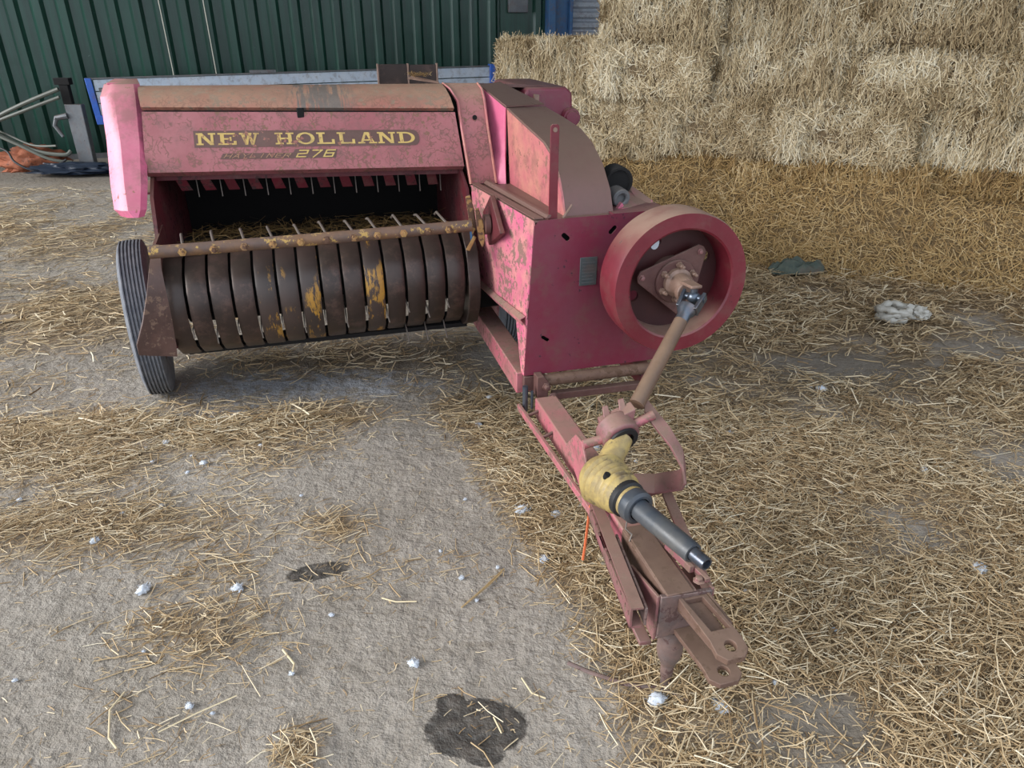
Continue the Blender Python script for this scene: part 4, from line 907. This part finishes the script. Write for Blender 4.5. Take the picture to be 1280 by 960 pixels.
bm = NB(); holed(bm, [[A0, A1, A1+Vector((0, 0, -.055)), A0+Vector((0, 0, -.055))]]+hl, sv*.005)
prism(bm, [A0, A1, A1+sv*.030, A0+sv*.030], (0, 0, .005)); prism(bm, [A0+Vector((0, 0, -.055)), A1+Vector((0, 0, -.055)), A1+sv*.03+Vector((0, 0, -.055)), A0+sv*.03+Vector((0, 0, -.055))], (0, 0, .005)); link('pierced_channel', bm, 'frame', B, .001)
bm = NB(); prism(bm, [A0+sv*.034+dv*.16+Vector((0, 0, .002)), A1+sv*.034+Vector((0, 0, .002)), A1+sv*.034+Vector((0, 0, -.05)), A0+sv*.034+dv*.16+Vector((0, 0, -.05))], sv*.006); link('channel_strip', bm, 'jack', B, .001)
B0, B1 = Vector((.255, -.600, .335)), Vector((.158, -1.050, .330)); dw = (B1-B0).normalized(); sw = Vector((dw.y, -dw.x, 0)); sw = -sw if sw.x > 0 else sw
bm = NB(); prism(bm, [B0, B1, B1+Vector((0, 0, -.06)), B0+Vector((0, 0, -.06))], sw*.006); prism(bm, [B0, B1, B1+sw*.030, B0+sw*.030], (0, 0, .005)); link('side_channel', bm, 'frame', B, .002)
bm = NB(); prism(bm, [(.258, -.602, .34), (.258, -.632, .34), (.09, -.665, .335), (.09, -.64, .335)], (0, 0, -.022)); link('channel_tie', bm, 'frame', B, .002)
# bearing stand
bm = NB(); prism(bm, [(.004, -.430, .395), (.004, -.505, .470), (.004, -.56, .475), (.004, -.60, .42), (.004, -.72, .29), (.004, -.60, .30)], (.008, 0, 0)); bs = link('bearing_stand_plate', bm, 'framepink', B, .002)
def ribbon(bm, pts, w, t):
    pts = [Vector(p) for p in pts]; rows = []
    for i, p in enumerate(pts):
        d = (pts[min(i+1, len(pts)-1)]-pts[max(i-1, 0)]).normalized(); rows.append([p-Vector(w)/2, p+Vector(w)/2])
    sheet(bm, rows, t)
bm = NB(); ribbon(bm, [(.200, -.530, .560), (.204, -.56, .545), (.232, -.635, .505), (.250, -.69, .460), (.252, -.71, .425), (.245, -.705, .400), (.20, -.64, .352), (.10, -.60, .345)], (.020, .050, .030), .008); link('bearing_stand_bar', bm, 'frame', B, .001, ang=50)
bm = NB(); tube(bm, [(.002, -.575, .478), (.068, -.580, .492)], .0135, 16); link('trunnion_pin', bm, 'framepink', B); bm = NB(); tube(bm, [(.128, -.580, .516), (.205, -.580, .545)], .0135, 16); link('trunnion_pin', bm, 'framepink', B)
hc = Vector((.105, -.575, .500)); hd = Vector((.10, -.88, -.28)).normalized(); hu_, hv = frame_of(hd)
bm = NB(); lathe(bm, [(.050, -.035), (.056, -.03), (.056, .02), (.050, .026), (.036, .026), (.036, -.035)], hc, hd, 28, closed=True)
q = Vector((.36, -.05, .16)).normalized()
prism(bm, [hc-q*.052+Vector((0, -.0, .048)), hc+q*.050+Vector((0, 0, .052)), hc+q*.045+Vector((0, .0, .012)), hc-q*.045+Vector((0, 0, .012))], (0, .040, .005)); link('bearing_housing', bm, 'frame', B, .003)
for s_ in (-.030, .018):
    bm = NB(); c_ = hc+q*s_; prism(bm, [c_+Vector((-.008, .02, .050)), c_+Vector((.012, .02, .055)), c_+Vector((.012, .045, .075)), c_+Vector((-.004, .045, .072))], (0, .006, 0)); link('housing_ear', bm, 'frame', B, .002)
bm = NB(); lathe(bm, [(.030, .02), (.044, .02), (.044, .034), (.030, .034)], hc, hd, 28, closed=True); link('bearing_seal', bm, 'black', B)
# yellow safety cone, collar and tube
N0 = hc+hd*.02; K0 = Vector((.024, -.705, .432)); T1 = Vector((.112, -1.078, .440)); kd = (T1-K0).normalized()
bm = NB(); tube(bm, [N0, N0.lerp(K0-kd*.03, .55), K0-kd*.035], [.032, .034, .036], 20, cap=False); prof_t = .002
link('shield_neck', bm, 'plastic', B)
prf = [(.036, -.070), (.054, -.056), (.066, -.036)]
for k in range(6): prf += [(.0685-.0026*k, -.026+k*.016), (.0740-.0032*k, -.020+k*.016), (.0690-.0034*k, -.013+k*.016)]
prf += [(.050, .076), (.044, .080)]
inner = [(r-.004, h) for r, h in prf][::-1]
bm = NB(); lathe(bm, prf+inner, K0, kd, 40, closed=True); cn_ = link('shield_cone', bm, 'plastic', B, ang=50)
ku, kv = frame_of(kd); cdir = (ku*-.35+kv*.93).normalized()
bm = NB(); P_ = K0+kd*.035+ku*.030+Vector((0, 0, .056)); lathe(bm, [(0, -.02), (.0085, -.02), (.0085, .002), (0, .002)], P_, Vector((.25, -.35, 1)), 14); link('cone_hole', bm, 'dark', cn_)
bm = NB(); lathe(bm, [(.048, .066), (.0505, .070), (.0500, .090), (.044, .094)], K0, kd, 36); lathe(bm, [(.044, .094), (.030, .096)], K0, kd, 36); link('cone_band', bm, 'black', B)
bm = NB(); lathe(bm, [(.043, .090), (.043, .112), (.040, .116)], K0, kd, 36); link('cone_sleeve', bm, 'plastic', B)
bm = NB(); lathe(bm, [(.030, .100), (.0435, .104), (.046, .112), (.0445, .132), (.036, .138), (.030, .138)], K0, kd, 36, closed=True); link('shield_collar', bm, 'tube', B)
Lk = (T1-K0).length
bm = NB(); lathe(bm, [(0, .10), (.0275, .10), (.0270, .20), (.0250, Lk-.055), (.0235, Lk-.050), (.018, Lk-.050), (.018, Lk-.06), (0, Lk-.06)], K0, kd, 32); tb = link('shaft_tube', bm, 'tube', B)
bm = NB(); lathe(bm, [(0, Lk-.06), (.0165, Lk-.06), (.0165, Lk-.012), (.0150, Lk-.006), (.0115, Lk-.006), (.0115, Lk-.020), (0, Lk-.020)], K0, kd, 24); link('inner_tube', bm, 'steel', tb)
bm = NB(); tube(bm, [K0+kd*.12+Vector((-.02, 0, -.04)), K0+kd*.125+Vector((-.026, .0, -.062)), K0+kd*.14+Vector((-.018, 0, -.072)), K0+kd*.15+Vector((-.030, 0, -.085))], .0022, 6); link('retaining_chain', bm, 'tine', B)
bm = NB(); tube(bm, [(.0, -.655, .330), (.018, -.60, .21), (.030, -.56, .10), (.028, -.555, .05)], .004, 6); link('orange_twine', bm, 'orangetwine', B)
# hitch head: cross plate, lugs, adjusting pieces
bm = NB(); prism(bm, [(.018, -1.055, .222), (.150, -1.055, .232), (.150, -1.055, .340), (.018, -1.055, .350)], (0, .012, 0)); hp_ = link('hitch_end_plate', bm, 'jack', B, .002)
bm = NB(); prism(bm, [(.010, -.90, .32), (.010, -1.05, .350), (.010, -1.05, .215), (.010, -.93, .235)], (.008, 0, 0)); link('hitch_cheek', bm, 'frame', B, .002); bm = NB(); prism(bm, [(.150, -.90, .32), (.150, -1.05, .342), (.150, -1.05, .225), (.150, -.93, .24)], (.008, 0, 0)); link('hitch_cheek', bm, 'frame', B, .002)
bm = NB(); prism(bm, [(-.016, -.90, .325), (-.016, -.99, .335), (-.016, -1.00, .20), (-.016, -.95, .215)], (.008, .0, 0)); prism(bm, [(-.032, -.94, .25), (-.020, -1.045, .20), (.012, -1.045, .195), (.0, -.94, .24)], (0, 0, .012)); link('clamp_plate', bm, 'frame', B, .002)
bm = NB(); prism(bm, [(.118, -.92, .355), (.130, -.92, .355), (.150, -1.04, .352), (.136, -1.04, .352)], (0, 0, .012)); prism(bm, [(.100, -.90, .352), (.112, -.90, .352), (.128, -1.00, .352), (.116, -1.00, .352)], (0, 0, .020)); bolt(bm, (.125, -1.03, .352), (0, 0, 1), .010, .012); link('clamp_bar', bm, 'frame', B, .002)
def lug(z0, zt, xc_a, xc_b, w0, w1, y0, y1, big, zdrop):
    loops_ = [[(xc_a-w0, y0), (xc_a+w0, y0), (xc_b+w1, y1+.045), (xc_b+w1, y1+.015), (xc_b+w1*.55, y1), (xc_b-w1*.55, y1), (xc_b-w1, y1+.018), (xc_b-w1, y1+.05)]]
    hc_ = (xc_b+.002, y1+.030); loops_.append([(hc_[0]+math.cos(2*PI*k/16)*.0135, hc_[1]+math.sin(2*PI*k/16)*.0135) for k in range(16)])
    if big: loops_.append([(xc_a-w0*.62, y0-.006), (xc_a+w0*.62, y0-.006), (xc_b+w1*.62, y1+.070), (xc_b-w1*.62, y1+.070)][::-1])
    f = lambda p_: (p_[0], p_[1], z0+(zdrop*(p_[1]-y1)/(y0-y1)))
    bm = NB(); holed(bm, [[f(q_) for q_ in L_] for L_ in loops_], (0, 0, -zt)); return bm
bm = lug(.297, .016, .098, .122, .036, .038, -1.055, -1.215, True, .038); lt = link('upper_lug', bm, 'rust', B, .0015, ang=25)
bm = NB(); prism(bm, [(.062, -1.055, .337), (.062, -1.055, .300), (.086, -1.17, .285), (.088, -1.15, .306)], (.010, 0, 0)); prism(bm, [(.134, -1.055, .337), (.134, -1.055, .305), (.155, -1.13, .292), (.154, -1.13, .308)], (.008, 0, 0)); prism(bm, [(.075, -1.055, .316), (.125, -1.055, .316), (.146, -1.15, .286), (.100, -1.15, .286)], (0, 0, .003)); link('lug_rib', bm, 'rust', lt, .002)
bm = lug(.225, .014, .092, .116, .032, .040, -1.055, -1.215, False, .018); link('lower_lug', bm, 'rust', B, .0015, ang=25)
# jack leg under the hitch
bm = NB(); lathe(bm, [(0, .215), (.030, .215), (.032, .20), (.032, .135), (.028, .115), (.020, .098), (.017, .085), (.0155, .05), (.013, .045), (.013, .015), (.016, .008), (.016, 0), (0, 0)][::-1], (.078, -1.02, 0), (0.0, 0, 1), 28); jk = link('parking_jack', bm, 'jack', B)
# wheels
def wheel(cx, cy, r, wd_w, yaw=0):
    AX = (math.cos(yaw), math.sin(yaw), 0)
    bm = NB(); h = wd_w/2; pr = [(r*.60, -h*.72), (r*.72, -h*.98), (r*.88, -h*1.02), (r*.955, -h*.88)]
    ngr = 6; zz0, zz1 = -h*.74, h*.74; stp_ = (zz1-zz0)/ngr
    pr.append((r*.985, zz0-.002))
    for g_ in range(ngr+1):
        c_ = zz0+g_*stp_; crown = r*(1-.012*(abs(c_)/h)**2)
        pr += [(crown, c_-stp_*.5+.0035) if g_ else (crown, c_-.001), (crown, c_+stp_*.5-.0035) if g_ < ngr else (crown, c_+.001)]
        if g_ < ngr: pr += [(crown-.009, c_+stp_*.5-.0025), (crown-.009, c_+stp_*.5+.0025)]
    pr += [(r*.955, h*.88), (r*.88, h*1.02), (r*.72, h*.98), (r*.60, h*.72)]
    lathe(bm, pr, (cx, cy, r), AX, 72); t_ = link('tyre', bm, 'rubber', B, ang=30)
    bm = NB(); lathe(bm, [(r*.62, -h*.7), (r*.60, -h*.3), (r*.55, -h*.1), (r*.2, 0), (0, 0)], (cx, cy, r), AX, 40); lathe(bm, [(r*.62, h*.7), (r*.60, h*.3), (r*.5, h*.1), (r*.2, .03), (0, .03)], (cx, cy, r), AX, 40); link('wheel_rim', bm, 'deepred', t_)
wheel(-1.412, 1.17, .345, .112, math.radians(8))
wheel(.26, 1.30, .27, .13)
bm = NB(); tube(bm, [(-1.40, 1.17, .345), (-1.18, 1.20, .42), (-.9, 1.30, .47), (.26, 1.30, .27)], .022, 10); link('axle', bm, 'rust', B)
# hanging straw under the pickup and rusty uprights on the roof line
bm = NB()
prism(bm, [(-.165, 2.45, .90), (-.165, 2.75, .90), (-.165, 2.75, 1.315), (-.165, 2.45, 1.315)], (.006, 0, 0))
x0_, z0_ = -.180, 1.16
bm = NB(); box(bm, (-.180, 2.40, .93), (-.010, 2.415, 1.312)); u1 = link('tension_panel', bm, 'band', B, .002)
bm = NB(); box(bm, (0.0, 2.40, .93), (.160, 2.415, 1.308)); link('tension_panel', bm, 'band', B, .002)
for x_ in (-.186, -.012, .158):
    bm = NB(); box(bm, (x_, 2.392, .92), (x_+.010, 2.42, 1.315)); link('tension_post', bm, 'hubtan', B, .002)
bm = NB(); prism(bm, [(-.22, .905, 1.326), (-.20, .90, 1.338), (-.115, .80, 1.322), (-.112, .79, 1.314)], (0, .02, 0)); link('hood_prop', bm, 'rust', B, .002)
n = 160; rs_ = np.random.RandomState(9); th = rs_.uniform(0, PI, n); cx_ = -.185+rs_.normal(size=n)*.022
V, F, R = strands(np.stack([cx_, .86+rs_.normal(size=n)*.02, 1.340+rs_.rand(n)*.012], 1), np.stack([np.cos(th), np.sin(th), rs_.normal(size=n)*.2], 1), np.tile([0, 0, 1.], (n, 1)), rs_.uniform(.01, .04, n), rs_.uniform(.0015, .003, n), rs_.uniform(.05, .3, n), rs_.beta(2, 3, n), rs_)
o = bpy.data.objects.new('straw_clump', mesh_np('straw_clump', V, F, R, ['gold'])); C.objects.link(o); o.parent = B; o['kind'] = 'stuff'

# ------------------------------------------------------------------ small things on the floor
def gz(x_, y_): return float(ground_z(np.array([x_]), np.array([y_]))[0])
def tuft(x_, y_, r, lab, seed, name='fluff_tuft', group='white fluff tufts scattered over the floor'):
    rs = np.random.RandomState(seed); bm = NB(); bmesh.ops.create_icosphere(bm, subdivisions=3, radius=1)
    for v in bm.verts:
        p = v.co; n_ = mn.noise(p*2.2+Vector((seed*3.3, 0, 0)))*.55+mn.noise(p*6+Vector((0, seed, 0)))*.35
        q = p*(1+n_); q.z = max(q.z, -.5); v.co = Vector((q.x*r, q.y*r*.8, (q.z+.5)*r*.55))
    me0 = bpy.data.meshes.new('t'); bm.to_mesh(me0); bm.free()
    cv = np.array([v.co[:] for v in me0.vertices]); cf = np.array([list(p.vertices) for p in me0.polygons]); bpy.data.meshes.remove(me0)
    n = 60; d = rs.normal(size=(n, 3)); d[:, 2] = np.abs(d[:, 2])*.6; d /= np.linalg.norm(d, axis=1)[:, None]
    P = d*np.array([r, r*.8, r*.5])*rs.uniform(.7, 1.25, (n, 1))+np.array([0, 0, r*.25])
    D = np.cross(d, rs.normal(size=(n, 3)))+d*.5
    V, F, R = strands(P, D, d+rs.normal(size=(n, 3))*.3, rs.uniform(.4, 1.2, n)*r, rs.uniform(.0006, .0016, n), rs.uniform(.1, .5, n), rs.rand(n), rs)
    tri = np.concatenate([cf, cf[:, 2:3]], 1)  # keep quads only
    F4 = np.concatenate([F+len(cv)]); Vt = np.concatenate([cv, V])
    me = bpy.data.meshes.new('fluff_tuft'); me.from_pydata(Vt.tolist(), [], cf.tolist()+F4.tolist()); me.materials.append(M['fluff']); me.shade_smooth(); me.update()
    o = bpy.data.objects.new(name, me); C.objects.link(o); o.location = (x_, y_, gz(x_, y_)+.004); o.rotation_euler[2] = rs.rand()*6
    tag(o, lab, 'fluff tuft', group); return o
named = [(-.822, 1.654, .022, 'bright round white fluff ball on the elongated dark stain'), (.515, 1.235, .026, 'large white fluff tuft just right of the hitch jaw, nearest the viewer'),
 (.035, 2.03, .030, 'pale white fluff tuft left of the drawbar below its pink rail'), (1.443, 1.732, .030, 'soft pale fluff tuft near the right edge in thick straw'),
 (1.551, 2.28, .020, 'small white tuft in the straw right of the drawbar shaft'), (.893, 2.552, .018, 'small white tuft right of the flywheel shaft'),
 (-1.186, 2.341, .018, 'white tuft in the left straw patch, nearest the bare concrete'), (-1.40, 2.50, .017, 'white tuft in the left straw patch, behind the other'),
 (-.141, 2.62, .022, 'pale fluff tuft on the floor left of the drawbar pivot'), (-1.36, 1.87, .02, 'white tuft lying low on the left straw drift'),
 (-.10, 2.86, .018, 'small fluff tuft just under the frame beam'), (-.26, 1.375, .020, 'dirty white fluff behind the round oil stain'),
 (-1.10, 1.65, .026, 'flat bluish white fluff smear left of the fluff ball'), (.15, 2.0, .024, 'thin white fluff strip beside the pierced channel'),
 (-.80, 1.24, .014, 'tiny white tuft on the straw near the bottom left'), (1.42, 2.95, .03, 'pale fluff flat in the mud right of the flywheel'),
 (.33, 2.45, .035, 'wispy fluff under the drive shaft behind the bearing stand'), (.10, 1.78, .022, 'white fluff patch left of the pierced channel, near the twine end'), (.36, 1.25, .03, 'greyish fluff around the foot of the parking jack')]
for i, (a, b, r, lab) in enumerate(named): tuft(a, b, r*.72, lab, i+1)
rs0 = random.Random(8)
zones = ((-1.9, -.6, 1.9, 2.7, 16), (-.25, .35, 1.6, 2.5, 12), (.4, 1.7, 1.3, 3.0, 12), (-1.3, -.5, 1.1, 1.7, 6))
zl = ('in the left straw patch beside the tyre', 'in the straw along the left side of the drawbar', 'in the thick straw right of the drawbar', 'on the concrete at the lower left')
for (xa, xb_, ya, yb, n), zn in zip(zones, zl):
    for k in range(n): 
        tuft(rs0.uniform(xa, xb_), rs0.uniform(ya, yb), rs0.uniform(.004, .009), 'tiny white fluff fleck '+zn, rs0.randint(50, 999), 'fluff_fleck', 'tiny white fluff flecks '+zn)
def cloth(x_, y_, sx, sy, h, mat, lab, cat_, name, seed, rot=0):
    bm = NB(); n = 26; g_ = [[None]*(n+1) for _ in range(n+1)]
    for i in range(n+1):
        for j in range(n+1):
            u = i/n*2-1; v = j/n*2-1; rr = math.sqrt(u*u+v*v); k = 1+.18*mn.noise(Vector((u*1.5+seed, v*1.5, 0))); 
            z = h*max(0, 1-(u*u*.8+v*v))**.6*(.7+.8*mn.noise(Vector((u*2+seed, v*3, 5))))+.018*abs(mn.noise(Vector((u*6, v*9+seed, 2))))+.006
            g_[i][j] = Vector((u*sx*k*(1-.25*v*v), v*sy*k*(1-.3*u*u), max(z, .004)))
    sheet(bm, [[Matrix.Rotation(rot, 3, 'Z') @ p for p in r] for r in g_], .003); o = link(name, bm, mat, None, ang=70); o.location = (x_, y_, gz(x_, y_)+.015); tag(o, lab, cat_); return o
cloth(1.90, 4.66, .21, .07, .10, 'cloth', 'faded green grey cloth lying flat in the straw right of the flywheel', 'cloth', 'cloth', 3, .05)
tw = empty('plastic_wrap_bundle', (2.19, 3.80, gz(2.19, 3.8)+.02)); tag(tw, 'crumpled translucent plastic wrap knotted on the straw at the right', 'plastic wrap')
for k in range(3):
    bm = NB(); P = [Vector((math.cos(t*2*PI/28)*(.075+.008*k)-.04, math.sin(t*2*PI/28)*(.055+.006*k), .045+.03*math.sin(t*2*PI/28+k*2))) for t in range(25)]
    tube(bm, P, [.012+.012*abs(math.sin(t*.9+k*2)) for t in range(25)], 10)
    for v in bm.verts: v.co += Vector((mn.noise(v.co*60), mn.noise(v.co*60+Vector((5, 0, 0))), mn.noise(v.co*60+Vector((0, 5, 0)))))*.009
    link('twisted_loop', bm, 'film', tw, ang=60)
bm = NB(); bmesh.ops.create_icosphere(bm, subdivisions=4, radius=1)
for v in bm.verts:
    p = v.co; q = p*(1+.5*mn.noise(p*2.5)+.25*mn.noise(p*7)); v.co = Vector((q.x*.055+.10, q.y*.045, max(q.z, -.5)*.045+.03))
link('crumpled_wad', bm, 'film', tw, ang=60)
# bent rod under the hitch
bm = NB(); tube(bm, [(.145, 1.355, .030), (.20, 1.335, .018), (.29, 1.30, .014), (.38, 1.285, .016), (.44, 1.25, .012)], .0055, 8); o = link('bent_rod', bm, 'jack'); tag(o, 'thin bent dark metal rod lying on the ground across the parking jack', 'rod')
# single long stalks on the bare concrete
def stalk(pts, w_, lab, c_='straw stalk'):
    bm = NB(); tube(bm, [(a, b, gz(a, b)+.004+h) for a, b, h in pts], w_, 6); o = link('straw_stalk', bm, stm); tag(o, lab, c_, 'single stalks on the bare concrete')
stm = NT('dry_stalk').fin((.36, .25, .12), .6)
stl = NT('pale_dry_stalk').fin((.62, .52, .33), .6)
stalk([(-.147, 1.585, 0), (-.10, 1.635, .006), (-.025, 1.745, .002)], .0028, 'long brown stalk lying diagonally on the bare concrete centre')
stalk([(-.135, 1.595, .003), (-.07, 1.67, .004), (-.03, 1.72, .010)], .0024, 'second brown stalk crossing the long diagonal one on bare concrete')
stm = stl
stalk([(-.385, 1.62, 0), (-.34, 1.60, .004), (-.28, 1.605, .002)], .0022, 'short pale bent stalk on bare concrete above the round oil stain')
stalk([(-.98, 1.28, .004), (-.985, 1.22, .012), (-.955, 1.15, .004), (-.925, 1.125, .002)], .0024, 'curled pale stalk alone on the concrete at the lower left')
stalk([(-.845, 1.165, .002), (-.77, 1.215, .008), (-.69, 1.265, .01)], .0018, 'long straight stalk across the lower left straw patch')
stalk([(-.62, 1.42, .002), (-.575, 1.37, .004), (-.57, 1.34, .012)], .0028, 'forked pale stalk right of the lower left straw patch')
stalk([(.025, 1.33, .002), (.05, 1.28, .004), (.085, 1.265, .002)], .002, 'thin hooked stalk on the concrete right of the round oil stain')
stalk([(-.045, 1.21, .003), (-.025, 1.165, .003)], .002, 'short pale stalk lying on the round oil stain')
# flat stones and a weathered board scrap
bm = NB(); prism(bm, [(-3.15, 3.62, .012), (-2.92, 3.70, .012), (-2.80, 3.86, .012), (-2.90, 3.90, .012), (-3.10, 3.74, .012)], (0, 0, .014)); o = link('board_scrap', bm, paint('grey_weathered_wood', (.27, .25, .23), (.33, .31, .28), .7), None, .003); tag(o, 'grey weathered board scrap on the floor left of the tyre', 'board')
